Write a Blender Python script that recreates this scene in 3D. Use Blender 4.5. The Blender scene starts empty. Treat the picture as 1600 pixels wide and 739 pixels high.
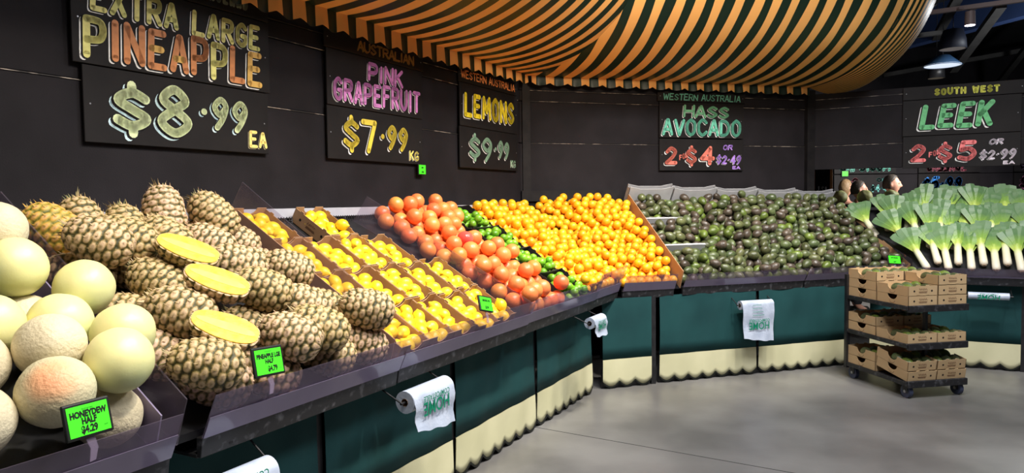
import bpy, math, random
import numpy as np
from mathutils import Vector, Matrix, Euler
random.seed(7); RNG = np.random.default_rng(7)
SC = bpy.context.scene; COL = SC.collection
PI = math.pi
# ------------------------------------------------------------------ camera
pitch = math.radians(2.84); rho = .0125
F_ = Vector((0, math.cos(pitch), -math.sin(pitch)))
R0 = Vector((1, 0, 0)); U0 = R0.cross(F_)
R_ = (R0*math.cos(rho) - U0*math.sin(rho)).normalized(); U_ = R_.cross(F_)
cam = bpy.data.objects.new('camera', bpy.data.cameras.new('camera')); COL.objects.link(cam)
CAM = Vector((0, 0, 1.6))
m = Matrix((R_, U_, -F_)).transposed().to_4x4(); m.translation = CAM
cam.matrix_world = m
cam.data.sensor_width = 36; cam.data.lens = 1100/1600*36; cam.data.clip_start = .05; cam.data.clip_end = 100
SC.camera = cam
# ------------------------------------------------------------------ world, view
SC.view_settings.view_transform = 'Standard'; SC.view_settings.look = 'None'
SC.view_settings.exposure = 0.0; SC.view_settings.gamma = 1; SC.view_settings.use_curve_mapping = False
w = bpy.data.worlds.new('world'); SC.world = w; w.use_nodes = True
w.node_tree.nodes['Background'].inputs[0].default_value = (.75, .8, 1, 1)
w.node_tree.nodes['Background'].inputs[1].default_value = .10
# ------------------------------------------------------------------ frames of the three display walls
C1 = Vector((.095, 6.99, 0)); a2 = math.radians(17); a3 = math.radians(27)
D = {'L': Vector((-.477, -.879, 0)).normalized(), 'M': Vector((math.cos(a2), math.sin(a2), 0)), 'R': Vector((math.cos(a3), -math.sin(a3), 0))}
N = {'L': Vector((.879, -.477, 0)).normalized(), 'M': Vector((math.sin(a2), -math.cos(a2), 0)), 'R': Vector((-math.sin(a3), -math.cos(a3), 0))}
O = {'L': C1, 'M': C1, 'R': C1 + D['M']*3.44}
SG = {'L': -1, 'M': 1, 'R': 1}
ANG = {k: math.atan2((D[k]*SG[k]).y, (D[k]*SG[k]).x) for k in 'LMR'}
def W(w, s, q, h): return O[w] + D[w]*s + N[w]*q + Vector((0, 0, h))
def lamp(kind, name, loc, target, power, color=(1, 1, 1), size=.3, cone=60, blend=.6):
    l = bpy.data.lights.new(name, kind); l.energy = power; l.color = color
    if kind == 'AREA': l.size = size
    else:
        l.shadow_soft_size = size
        if kind == 'SPOT': l.spot_size = math.radians(cone); l.spot_blend = blend
    o = bpy.data.objects.new(name, l); COL.objects.link(o); o.location = loc
    o.rotation_euler = (Vector(target) - Vector(loc)).to_track_quat('-Z', 'Y').to_euler()
    return o
WARM = (1, .80, .58); COOL = (.95, .96, 1)
for s, p in ((5.3, 150), (4.1, 190), (2.9, 210), (1.7, 210), (.6, 150)):
    lamp('SPOT', 'track_lamp_light', W('L', s, 2.75, 4.1), W('L', s, .75, 1.1), p*1.85, (1, .92, .80), .09, 62, .9)
for s, p in ((.6, 120), (1.6, 170), (2.7, 170)):
    lamp('SPOT', 'track_lamp_light', W('M', s, 3.0, 4.1), W('M', s, .8, 1.1), p*2.05, (1, .94, .86), .09, 60, .9)
for s, p in ((.9, 200), (2.2, 200)):
    lamp('SPOT', 'track_lamp_light', W('R', s, 2.9, 4.1), W('R', s, .7, 1.1), p*.95, (1, .97, .93), .09, 60, .9)
for (x, y), p in {(.9, 3.0): 128, (3.6, 3.6): 140, (1.9, 1.0): 80}.items():
    lamp('AREA', 'high_bay_light', (x, y, 4.55), (x, y, 0), p, COOL, 1.1)
lamp('SPOT', 'far_aisle_fill', (6.9, 8.6, 2.95), (5.9, 11.2, 1.6), 800, (1, .95, .9), .3, 100, .6)  # added fill hidden behind the leek fascia, brightens people and far signs
lamp('POINT', 'far_aisle_fill', (7.9, 9.3, 3.35), (7.9, 9.3, 0), 170, (.9, .95, 1), .15)  # added unseen fill for faces, cabbages, beams and pendant sides
# warm lamps that wash the belly of the awning from the floor side
lamp('SPOT', 'awning_wash_light', (1.6, 3.2, 3.2), (1.2, 6.2, 3.2), 300, WARM, .25, 75, 1)
lamp('SPOT', 'awning_wash_light', (3.0, 3.6, 4.3), (2.75, 6.4, 3.4), 130, WARM, .06, 30, .8)
# ------------------------------------------------------------------ materials
def nt(m): return m.node_tree.nodes, m.node_tree.links
def mat(name, col, rough=.6, col2=None, scale=8, bump=0, bscale=60, rnd=0, metal=0, spec=.5, sss=0, contrast=(.35, .65), detail=4, emit=None, hue=0, coat=0):
    """principled surface; col/col2 mixed by object-space noise; rnd = value variation per object / mesh island"""
    m = bpy.data.materials.new(name); m.use_nodes = True; n, l = nt(m); b = n['Principled BSDF']
    b.inputs['Roughness'].default_value = rough; b.inputs['Metallic'].default_value = metal
    b.inputs['Specular IOR Level'].default_value = spec
    b.inputs['Coat Weight'].default_value = coat; b.inputs['Coat Roughness'].default_value = .2
    if sss: b.inputs['Subsurface Weight'].default_value = sss; b.inputs['Subsurface Radius'].default_value = (.02, .012, .004)
    tc = n.new('ShaderNodeTexCoord'); src = None
    if col2:
        no = n.new('ShaderNodeTexNoise'); no.inputs['Scale'].default_value = scale; no.inputs['Detail'].default_value = detail
        l.new(tc.outputs['Object'], no.inputs['Vector'])
        cr = n.new('ShaderNodeValToRGB'); cr.color_ramp.elements[0].position = contrast[0]; cr.color_ramp.elements[1].position = contrast[1]
        cr.color_ramp.elements[0].color = (*col, 1); cr.color_ramp.elements[1].color = (*col2, 1)
        l.new(no.outputs['Fac'], cr.inputs[0]); src = cr.outputs[0]
        m['ramp'] = 1
    if rnd or hue:
        oi = n.new('ShaderNodeObjectInfo'); ge = n.new('ShaderNodeNewGeometry')
        ad = n.new('ShaderNodeMath'); ad.operation = 'ADD'; l.new(oi.outputs['Random'], ad.inputs[0]); l.new(ge.outputs['Random Per Island'], ad.inputs[1])
        fr = n.new('ShaderNodeMath'); fr.operation = 'FRACT'; l.new(ad.outputs[0], fr.inputs[0])
        hs = n.new('ShaderNodeHueSaturation')
        mr = n.new('ShaderNodeMapRange'); l.new(fr.outputs[0], mr.inputs[0]); mr.inputs[3].default_value = 1-rnd; mr.inputs[4].default_value = 1+rnd
        l.new(mr.outputs[0], hs.inputs['Value'])
        if hue:
            m3 = n.new('ShaderNodeMath'); m3.operation = 'MULTIPLY'; m3.inputs[1].default_value = 7.3; l.new(fr.outputs[0], m3.inputs[0])
            f3 = n.new('ShaderNodeMath'); f3.operation = 'FRACT'; l.new(m3.outputs[0], f3.inputs[0])
            m2 = n.new('ShaderNodeMapRange'); l.new(f3.outputs[0], m2.inputs[0]); m2.inputs[3].default_value = .5-hue; m2.inputs[4].default_value = .5+hue
            l.new(m2.outputs[0], hs.inputs['Hue'])
        if src: l.new(src, hs.inputs['Color'])
        else: hs.inputs['Color'].default_value = (*col, 1)
        src = hs.outputs[0]
    if src: l.new(src, b.inputs['Base Color'])
    else: b.inputs['Base Color'].default_value = (*col, 1)
    if bump:
        nb = n.new('ShaderNodeTexNoise'); nb.inputs['Scale'].default_value = bscale; nb.inputs['Detail'].default_value = 3
        l.new(tc.outputs['Object'], nb.inputs['Vector'])
        bp = n.new('ShaderNodeBump'); bp.inputs['Strength'].default_value = bump; bp.inputs['Distance'].default_value = .004
        l.new(nb.outputs['Fac'], bp.inputs['Height']); l.new(bp.outputs[0], b.inputs['Normal'])
    if emit: b.inputs['Emission Color'].default_value = (*col, 1); b.inputs['Emission Strength'].default_value = emit
    return m
def attr_ramp(m, attr, stops, noise=0, nscale=30, mixcol=None):
    """colour from a float attribute (real pattern of the thing) through a ramp"""
    n, l = nt(m); b = n['Principled BSDF']
    at = n.new('ShaderNodeAttribute'); at.attribute_name = attr
    fac = at.outputs['Fac']
    if noise:
        tc = n.new('ShaderNodeTexCoord'); no = n.new('ShaderNodeTexNoise'); no.inputs['Scale'].default_value = nscale
        l.new(tc.outputs['Object'], no.inputs['Vector'])
        ma = n.new('ShaderNodeMath'); ma.operation = 'MULTIPLY_ADD'; l.new(no.outputs['Fac'], ma.inputs[0]); ma.inputs[1].default_value = noise; ma.inputs[2].default_value = -noise/2
        ad = n.new('ShaderNodeMath'); ad.operation = 'ADD'; l.new(fac, ad.inputs[0]); l.new(ma.outputs[0], ad.inputs[1]); fac = ad.outputs[0]
    cr = n.new('ShaderNodeValToRGB'); e = cr.color_ramp.elements
    e[0].position, e[0].color = stops[0][0], (*stops[0][1], 1); e[1].position, e[1].color = stops[-1][0], (*stops[-1][1], 1)
    for p, c in stops[1:-1]: x = e.new(p); x.color = (*c, 1)
    l.new(fac, cr.inputs[0]); out = cr.outputs[0]
    if mixcol:
        oi = n.new('ShaderNodeObjectInfo'); mx = n.new('ShaderNodeMix'); mx.data_type = 'RGBA'; mx.blend_type = 'MULTIPLY'
        mr = n.new('ShaderNodeMapRange'); l.new(oi.outputs['Random'], mr.inputs[0]); mr.inputs[3].default_value = 0; mr.inputs[4].default_value = .85
        l.new(mr.outputs[0], mx.inputs[0]); l.new(out, mx.inputs[6]); mx.inputs[7].default_value = (*mixcol, 1); out = mx.outputs[2]
    l.new(out, b.inputs['Base Color'])
M = {}
M['wall'] = mat('black_painted_board', (.0098, .0082, .0098), .7, (.0155, .0130, .0155), 3, .25, 160, spec=.18)
M['wallrail'] = mat('black_rail', (.009, .008, .009), .6, (.015, .013, .013), 12, spec=.2)
M['worn'] = mat('worn_board_edge', (.03, .025, .022), .6, (.45, .38, .32), 9, contrast=(.48, .64))
M['sign'] = mat('sign_board_black', (.008, .0066, .007), .6, (.012, .010, .010), 5, spec=.22)
M['black'] = mat('black_steel', (.010, .010, .012), .4, (.02, .02, .022), 20)
M['blackrub'] = mat('scuffed_black_metal', (.015, .015, .017), .5, (.11, .11, .12), 30, contrast=(.55, .8))
M['grey'] = mat('grey_steel', (.30, .30, .32), .35, (.42, .42, .44), 10, metal=.6)
M['ledge'] = mat('pale_grey_ledge', (.42, .42, .47), .4, (.5, .5, .55), 6)
M['skirt'] = mat('teal_canvas', (.008, .047, .050), .75, (.012, .066, .068), 2.5, .2, 300, spec=.25)
M['hem'] = mat('cream_canvas', (.60, .58, .36), .75, (.70, .67, .44), 2.0, .2, 300, spec=.25)
M['card'] = mat('brown_cardboard', (.40, .235, .12), .8, (.46, .275, .15), 6, spec=.25)
M['cardp'] = mat('kraft_cardboard', (.52, .36, .19), .8, (.57, .40, .22), 6, spec=.25)
M['cardw'] = mat('white_grey_cardboard', (.42, .42, .44), .7, (.52, .52, .53), 6, spec=.25)
M['cardink'] = mat('brown_print_ink', (.16, .08, .04), .7)
M['dark'] = mat('hole_shade', (.01, .008, .006), .9)  # dark colour stands in for the shade inside carton holes
M['crate'] = mat('black_cardboard', (.012, .010, .010), .6, (.03, .02, .02), 12)
M['floor'] = mat('polished_concrete', (.135, .130, .125), .32, (.235, .228, .218), 1.3, .05, 40, spec=.45, contrast=(.36, .64), detail=10)
M['seam'] = mat('floor_seam', (.03, .03, .03), .8)
M['ceil'] = mat('dark_ceiling', (.006, .006, .008), .8, (.012, .012, .015), 3)
M['beam'] = mat('dark_beam', (.022, .020, .018), .8, (.034, .031, .028), 6)
M['bluebeam'] = mat('navy_bulkhead', (.035, .07, .19), .6, (.045, .085, .23), 3)
M['rail'] = mat('track_rail_paint', (.22, .17, .17), .5)
M['white'] = mat('white_plastic', (.75, .77, .80), .4)
M['bag'] = mat('bag_film', (.40, .46, .58), .3, (.52, .58, .70), 14, .5, 60)
M['bagink'] = mat('green_bag_ink', (.0, .22, .12), .5)
M['core'] = mat('roll_core', (.25, .15, .08), .8)
M['tag'] = mat('tag_green_screen', (.06, .83, .02), .4, emit=.35)
M['ink'] = mat('black_ink', (.004, .006, .004), .5)
M['melon'] = mat('honeydew_skin', (.82, .74, .34), .42, (.66, .70, .34), 2.2, .12, 90, rnd=.06, sss=.1)
M['melonr'] = mat('netted_melon_skin', (.66, .56, .36), .6, (.74, .66, .46), 4, .8, 90, rnd=.07)
M['blush'] = mat('blushed_melon_skin', (.66, .56, .36), .55, None, 4, .8, 90)
attr_ramp(M['blush'], 'blush', [(0, (.64, .60, .38)), (.45, (.68, .58, .36)), (.75, (.84, .46, .24)), (1, (.86, .40, .20))], .35, 9)
M['orange'] = mat('orange_peel', (.90, .40, .010), .36, (.96, .49, .02), 5, .35, 160, rnd=.10, hue=.008, sss=.05)
M['grapefruit'] = mat('grapefruit_peel', (.88, .205, .055), .34, (.93, .31, .08), 5, .3, 140, rnd=.08, hue=.012, sss=.05)
M['redfilm'] = mat('grapefruit_in_red_film', (.80, .08, .06), .18, (.9, .14, .1), 6, .2, 30)
M['lemon'] = mat('lemon_peel', (.95, .62, .012), .36, (.98, .72, .05), 6, .3, 140, rnd=.07, hue=.008, sss=.05)
M['lime'] = mat('lime_peel', (.10, .34, .012), .34, (.26, .50, .03), 6, .25, 140, rnd=.28, hue=.012)
M['avo'] = mat('avocado_skin', (.055, .064, .026), .36, (.12, .145, .055), 16, .8, 75, rnd=.40, hue=.03, contrast=(.3, .7), spec=.6)
M['avobrown'] = mat('ripe_avocado_skin', (.052, .040, .030), .36, (.10, .075, .05), 16, .8, 75, rnd=.3, spec=.6)
M['avolime'] = mat('bright_avocado_skin', (.08, .12, .02), .36, (.15, .21, .035), 16, .8, 75, rnd=.25, spec=.6)
M['sticker'] = mat('fruit_sticker', (.03, .03, .02), .4)
M['stickerw'] = mat('pale_fruit_sticker', (.8, .8, .78), .4)
M['pine'] = mat('pineapple_skin', (.3, .2, .1), .6, None, 8, .35, 140)
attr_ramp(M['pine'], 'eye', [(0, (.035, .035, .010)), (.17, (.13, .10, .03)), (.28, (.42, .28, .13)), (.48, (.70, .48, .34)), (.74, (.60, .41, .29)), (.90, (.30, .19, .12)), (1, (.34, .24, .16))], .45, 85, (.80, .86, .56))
M['pineg'] = mat('golden_pineapple_skin', (.3, .2, .1), .6, None, 8, .35, 140)
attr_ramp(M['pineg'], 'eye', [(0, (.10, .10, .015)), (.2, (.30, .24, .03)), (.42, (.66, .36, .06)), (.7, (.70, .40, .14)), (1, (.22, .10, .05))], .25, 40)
M['bract'] = mat('dry_bract', (.42, .30, .17), .8, (.26, .30, .10), 8)
M['flesh'] = mat('pineapple_flesh', (.82, .50, .045), .4, (.90, .62, .10), 30, .4, 90, sss=.1)
M['coreflesh'] = mat('pineapple_core', (.90, .66, .16), .4, (.86, .60, .12), 30)
M['film'] = mat('cling_film', (.8, .8, .8), .15)
M['leek'] = mat('leek_leaf', (.2, .4, .1), .45, None, 8, .25, 120)
attr_ramp(M['leek'], 'len', [(0, (.72, .66, .54)), (.34, (.74, .74, .50)), (.46, (.48, .60, .12)), (.60, (.20, .35, .06)), (.78, (.085, .18, .065)), (1, (.11, .20, .095))], .12, 20)
M['root'] = mat('leek_root', (.36, .26, .17), .9, (.5, .4, .28), 60, .6, 200)
M['cabbage'] = mat('pale_cabbage', (.62, .68, .22), .5, (.78, .80, .42), 9, .5, 40, rnd=.1)
M['skin'] = mat('skin', (.55, .27, .18), .5, (.60, .31, .22), 9)
M['hair'] = mat('dark_hair', (.03, .022, .018), .6, (.06, .045, .035), 60, .5, 90)
M['hairb'] = mat('light_brown_hair', (.22, .13, .06), .6, (.34, .22, .11), 60, .5, 90)
M['navy'] = mat('navy_cloth', (.010, .018, .045), .8, (.014, .024, .06), 10)
M['trouser'] = mat('dark_trousers', (.02, .02, .025), .8)
M['teecl'] = mat('pale_top', (.35, .38, .42), .8)
M['woodframe'] = mat('orange_wood', (.55, .20, .05), .5, (.62, .25, .07), 10)
M['tyre'] = mat('grey_blue_rubber', (.035, .045, .085), .6, (.05, .06, .11), 20)
M['pend'] = mat('blue_enamel', (.03, .08, .17), .45)
M['pendin'] = mat('lit_lamp_inside', (.75, .85, 1), .5, emit=.75)
M['bulb'] = mat('spot_lens', (1, .93, 1), .4, emit=14)
def plastic(name, tint, alpha, diff):
    m = bpy.data.materials.new(name); m.use_nodes = True; n, l = nt(m); b = n['Principled BSDF']
    b.inputs['Base Color'].default_value = (*diff, 1); b.inputs['Roughness'].default_value = .12; b.inputs['Specular IOR Level'].default_value = .6
    t = n.new('ShaderNodeBsdfTransparent'); t.inputs[0].default_value = (*tint, 1)
    mx = n.new('ShaderNodeMixShader'); out = n['Material Output']
    tc = n.new('ShaderNodeTexCoord'); no = n.new('ShaderNodeTexNoise'); no.inputs['Scale'].default_value = 5; l.new(tc.outputs['Object'], no.inputs[0])
    mr = n.new('ShaderNodeMapRange'); l.new(no.outputs['Fac'], mr.inputs[0]); mr.inputs[3].default_value = alpha-.12; mr.inputs[4].default_value = alpha+.12
    l.new(mr.outputs[0], mx.inputs[0]); l.new(t.outputs[0], mx.inputs[1]); l.new(b.outputs[0], mx.inputs[2]); l.new(mx.outputs[0], out.inputs[0])
    return m
M['clear'] = plastic('smoky_clear_plastic', (.94, .89, .96), .30, (.30, .25, .34))
M['lip'] = plastic('violet_tinted_plastic', (.7, .62, .8), .78, (.28, .235, .35))
M['divider'] = plastic('clear_divider_plastic', (.95, .92, .95), .14, (.34, .29, .36))
# striped awning cloth: stripes follow the cloth's own 'stripe' coordinate
m = bpy.data.materials.new('striped_awning_cloth'); m.use_nodes = True; n, l = nt(m); b = n['Principled BSDF']
b.inputs['Roughness'].default_value = .42; b.inputs['Specular IOR Level'].default_value = .45
at = n.new('ShaderNodeAttribute'); at.attribute_name = 'stripe'
fr = n.new('ShaderNodeMath'); fr.operation = 'FRACT'; l.new(at.outputs['Fac'], fr.inputs[0])
gt = n.new('ShaderNodeMath'); gt.operation = 'GREATER_THAN'; gt.inputs[1].default_value = .5; l.new(fr.outputs[0], gt.inputs[0])
mx = n.new('ShaderNodeMix'); mx.data_type = 'RGBA'; l.new(gt.outputs[0], mx.inputs[0])
mx.inputs[6].default_value = (.006, .021, .013, 1); mx.inputs[7].default_value = (.92, .48, .15, 1)
l.new(mx.outputs[2], b.inputs['Base Color'])
tr = n.new('ShaderNodeBsdfTranslucent'); l.new(mx.outputs[2], tr.inputs[0])
ms = n.new('ShaderNodeMixShader'); ms.inputs[0].default_value = .15; l.new(b.outputs[0], ms.inputs[1]); l.new(tr.outputs[0], ms.inputs[2]); l.new(ms.outputs[0], n['Material Output'].inputs[0])
M['awning'] = m
PAINT = {}
def paint(r, g, b):
    k = (r, g, b)
    if k not in PAINT:
        c = tuple(((x/255+.055)/1.055)**2.4 if x > 10 else x/255/12.92 for x in k)
        PAINT[k] = mat('brush_paint', tuple(min(1, x*1.5) for x in c), .5, tuple(x*1.1 for x in c), 30, contrast=(.3, .75))
    return PAINT[k]
# ------------------------------------------------------------------ mesh helpers
class MB:
    def __init__(s): s.v = []; s.f = []; s.mi = []; s.sm = []; s.at = None
    def add(s, vs, fs, mi=0, smooth=False):
        b = len(s.v); s.v += [tuple(x) for x in vs]; s.f += [tuple(b+i for i in f) for f in fs]; s.mi += [mi]*len(fs); s.sm += [smooth]*len(fs)
        return s
    def box(s, x0, x1, y0, y1, z0, z1, mi=0):
        vs = [(x, y, z) for z in (z0, z1) for y in (y0, y1) for x in (x0, x1)]
        return s.add(vs, [(0, 2, 3, 1), (4, 5, 7, 6), (0, 1, 5, 4), (2, 6, 7, 3), (0, 4, 6, 2), (1, 3, 7, 5)], mi)
    def prism(s, poly, f0, f1, mi=0):
        """poly: list of 2D points; f0/f1 map a 2D point to its 3D place on either side"""
        k = len(poly); vs = [f0(*p) for p in poly] + [f1(*p) for p in poly]
        fs = [tuple(range(k)), tuple(range(2*k-1, k-1, -1))] + [(i, i+k, (i+1) % k+k, (i+1) % k) for i in range(k)]
        return s.add(vs, fs, mi)
    def tube(s, pts, r, n=8, mi=0, cap=True, smooth=True):
        pts = [Vector(p) for p in pts]; R = r if isinstance(r, (list, tuple)) else [r]*len(pts); vs = []
        for i, p in enumerate(pts):
            t = (pts[min(i+1, len(pts)-1)] - pts[max(i-1, 0)]).normalized()
            u = t.cross(Vector((0, 0, 1)) if abs(t.z) < .9 else Vector((1, 0, 0))).normalized(); v = t.cross(u)
            vs += [p + (u*math.cos(2*PI*k/n) + v*math.sin(2*PI*k/n))*R[i] for k in range(n)]
        fs = [(i*n+k, i*n+(k+1) % n, (i+1)*n+(k+1) % n, (i+1)*n+k) for i in range(len(pts)-1) for k in range(n)]
        s.add(vs, fs, mi, smooth)
        if cap: s.add(vs[:n], [tuple(range(n))], mi); s.add(vs[-n:], [tuple(range(n-1, -1, -1))], mi)
        return s
    def build(s, name, mats, parent=None, recalc=True):
        me = bpy.data.meshes.new(name); me.from_pydata(s.v, [], s.f)
        mats = mats if isinstance(mats, (list, tuple)) else [mats]
        for x in mats: me.materials.append(x)
        me.polygons.foreach_set('material_index', s.mi); me.polygons.foreach_set('use_smooth', s.sm)
        if recalc:
            import bmesh
            bm = bmesh.new(); bm.from_mesh(me); bmesh.ops.recalc_face_normals(bm, faces=bm.faces); bm.to_mesh(me); bm.free()
        me.update()
        return link(name, me, parent)
def link(name, me, parent=None):
    o = bpy.data.objects.new(name, me); COL.objects.link(o)
    if parent: o.parent = parent
    return o
def bevel(o, wd=.004, seg=2):
    b = o.modifiers.new('bevel', 'BEVEL'); b.width = wd; b.segments = seg; b.limit_method = 'ANGLE'; return o
def tag(o, label, cat, group=None):
    o['label'] = label; o['category'] = cat
    if group: o['group'] = group
    return o
def struct(o): o['kind'] = 'structure'; return o
def thing(name, label, cat, loc=(0, 0, 0), rz=0, group=None):
    o = bpy.data.objects.new(name, None); COL.objects.link(o); o.empty_display_size = .05
    o.location = loc; o.rotation_euler = (0, 0, rz); return tag(o, label, cat, group)
def fthing(name, label, cat, w, s, q, h, group=None): return thing(name, label, cat, W(w, s, q, h), ANG[w], group)
def kids(o): return [c for c in o.children]
def dup(o, parent=None, top=True):
    c = o.copy(); COL.objects.link(c)
    if parent: c.parent = parent
    for ch in KIDS.get(o.name, kids(o)): dup(ch, c, False)
    return c
KIDS = {}
def lathe(prof, n=20):
    """prof: (r, z) pairs from bottom pole to top pole"""
    vs = []; fs = []; rings = []
    for r, z in prof:
        if r < 1e-6: rings.append([len(vs)]); vs.append((0, 0, z))
        else: rings.append(list(range(len(vs), len(vs)+n))); vs += [(r*math.cos(2*PI*k/n), r*math.sin(2*PI*k/n), z) for k in range(n)]
    for a, b in zip(rings, rings[1:]):
        for k in range(n):
            k2 = (k+1) % n
            if len(a) == 1: fs.append((a[0], b[k2], b[k]))
            elif len(b) == 1: fs.append((a[k], a[k2], b[0]))
            else: fs.append((a[k], a[k2], b[k2], b[k]))
    return vs, fs
def fruit_mesh(name, prof, mt, n=20, squash=(1, 1, 1), wob=0):
    vs, fs = lathe(prof, n); out = []
    for x, y, z in vs:
        k = 1 + wob*(math.sin(3.1*x*40+1)+math.sin(2.3*y*40+2)+math.sin(2.7*z*40))/3
        out.append((x*squash[0]*k, y*squash[1]*k, z*squash[2]*k))
    mb = MB().add(out, fs, 0, True)
    me = bpy.data.meshes.new(name); me.from_pydata(mb.v, [], mb.f); me.materials.append(mt); me.polygons.foreach_set('use_smooth', mb.sm); me.update(); return me
def ball_prof(r, k=14, dimple=.0, zs=1):
    P = []
    for i in range(k+1):
        a = -PI/2 + PI*i/k; rr = r*math.cos(a); z = r*math.sin(a)*zs
        if dimple and i > k-2: z -= dimple*(1 if i == k else .3)
        P.append((max(rr, 0) if 0 < i < k else 0, z))
    return P
def qrand(): return Euler([random.uniform(0, 2*PI) for _ in range(3)]).to_matrix()
def unproj(u, v, w, lift, A, B):
    """point on the display slope of wall w that the photograph shows at (u, v), lifted off the deck"""
    r = F_*1100 + R_*(u-800) - U_*(v-369.5)
    up = Vector((B[0]-A[0], B[1]-A[1])).normalized(); nq = Vector((up.y, -up.x))
    P0 = W(w, 0, A[0]+nq.x*lift, A[1]+nq.y*lift); Nn = N[w]*nq.x + Vector((0, 0, nq.y))
    P = CAM + r*((P0-CAM).dot(Nn)/r.dot(Nn)); d = P-O[w]
    s = d.dot(D[w]); q = d.dot(N[w]) - A[0]; h = d.z - A[1]
    return s, q*up.x + h*up.y, q*nq.x + h*nq.y
class Slope:
    def __init__(s, w, A, B):
        s.w, s.A, s.B = w, A, B; s.up = Vector((B[0]-A[0], B[1]-A[1])); s.L = s.up.length; s.up.normalize(); s.nq = Vector((s.up.y, -s.up.x))
        s.et = N[w]*s.up.x + Vector((0, 0, s.up.y)); s.en = N[w]*s.nq.x + Vector((0, 0, s.nq.y)); s.ex = D[w]*SG[w]
        s.rot = Matrix((s.ex, s.et, s.en)).transposed()
    def P(s, x, t, n): return W(s.w, x, s.A[0], s.A[1]) + s.et*t + s.en*n
    def mat(s, x, t, n): mm = s.rot.to_4x4(); mm.translation = s.P(x, t, n); return mm
SLL = Slope('L', (1.2, .84), (.10, 1.49)); SLM = Slope('M', (1.2, .84), (.10, 1.555)); SLR = Slope('R', (1.04, .86), (.10, 1.45))
def pack(P, off, rad, lim, iters=70, g=(0, 0, -.004), fixed_n=0, floor=0):
    """settle rigid clusters of spheres (centres P + off, radii rad) on the slope plane by relaxation"""
    P = np.array(P, float); k = off.shape[1]; n = len(P); rr = np.repeat(rad, k) if np.ndim(rad) else np.full(n*k, rad); own = np.repeat(np.arange(n), k)
    g = np.array(g)
    for it in range(iters):
        P += g*(1 if it < iters*.75 else .2)
        for sub in range(2):
            S = (P[:, None, :]+off).reshape(-1, 3)
            order = np.argsort(S[:, 0]); xs = S[order, 0]; acc = np.zeros_like(P); cnt = np.zeros(n)
            hi = np.searchsorted(xs, xs + 2*rr.max())
            I = np.concatenate([np.full(max(hi[a]-a-1, 0), a) for a in range(len(xs))]).astype(int); 
            J = np.concatenate([np.arange(a+1, hi[a]) for a in range(len(xs))]).astype(int)
            I, J = order[I], order[J]; dd = S[I]-S[J]; ds = np.sqrt((dd**2).sum(1))+1e-9; ov = rr[I]+rr[J]-ds
            ok = (ov > 0) & (own[I] != own[J]); I, J, dd, ds, ov = I[ok], J[ok], dd[ok], ds[ok], ov[ok]
            cv = dd/ds[:, None]*(ov/2)[:, None]
            np.add.at(acc, own[I], cv); np.add.at(acc, own[J], -cv); np.add.at(cnt, own[I], 1); np.add.at(cnt, own[J], 1)
            P += acc/np.maximum(cnt, 1)[:, None]*1.35
            lo = (off - rad if np.ndim(rad) == 0 else off-rad[:, None, None]).min(1); up = (off + rad if np.ndim(rad) == 0 else off+rad[:, None, None]).max(1)
            x0, x1, t0, t1 = lim(P)
            P[:, 0] = np.clip(P[:, 0], x0-lo[:, 0], np.maximum(x1-up[:, 0], x0-lo[:, 0])); P[:, 1] = np.clip(P[:, 1], t0-lo[:, 1], t1-up[:, 1]); P[:, 2] = np.maximum(P[:, 2], floor-lo[:, 2])
    return P
def lattice(x0, x1, t0, t1, pitch, layer_n, jit, keep=1):
    out = []; j = 0; t = t0
    while t <= t1:
        x = x0 + (pitch/2 if j % 2 else 0)
        while x <= x1:
            if random.random() < keep: out.append((x+random.uniform(-jit, jit), t+random.uniform(-jit, jit), layer_n+random.uniform(0, jit)))
            x += pitch
        t += pitch*.87; j += 1
    return out
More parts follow.
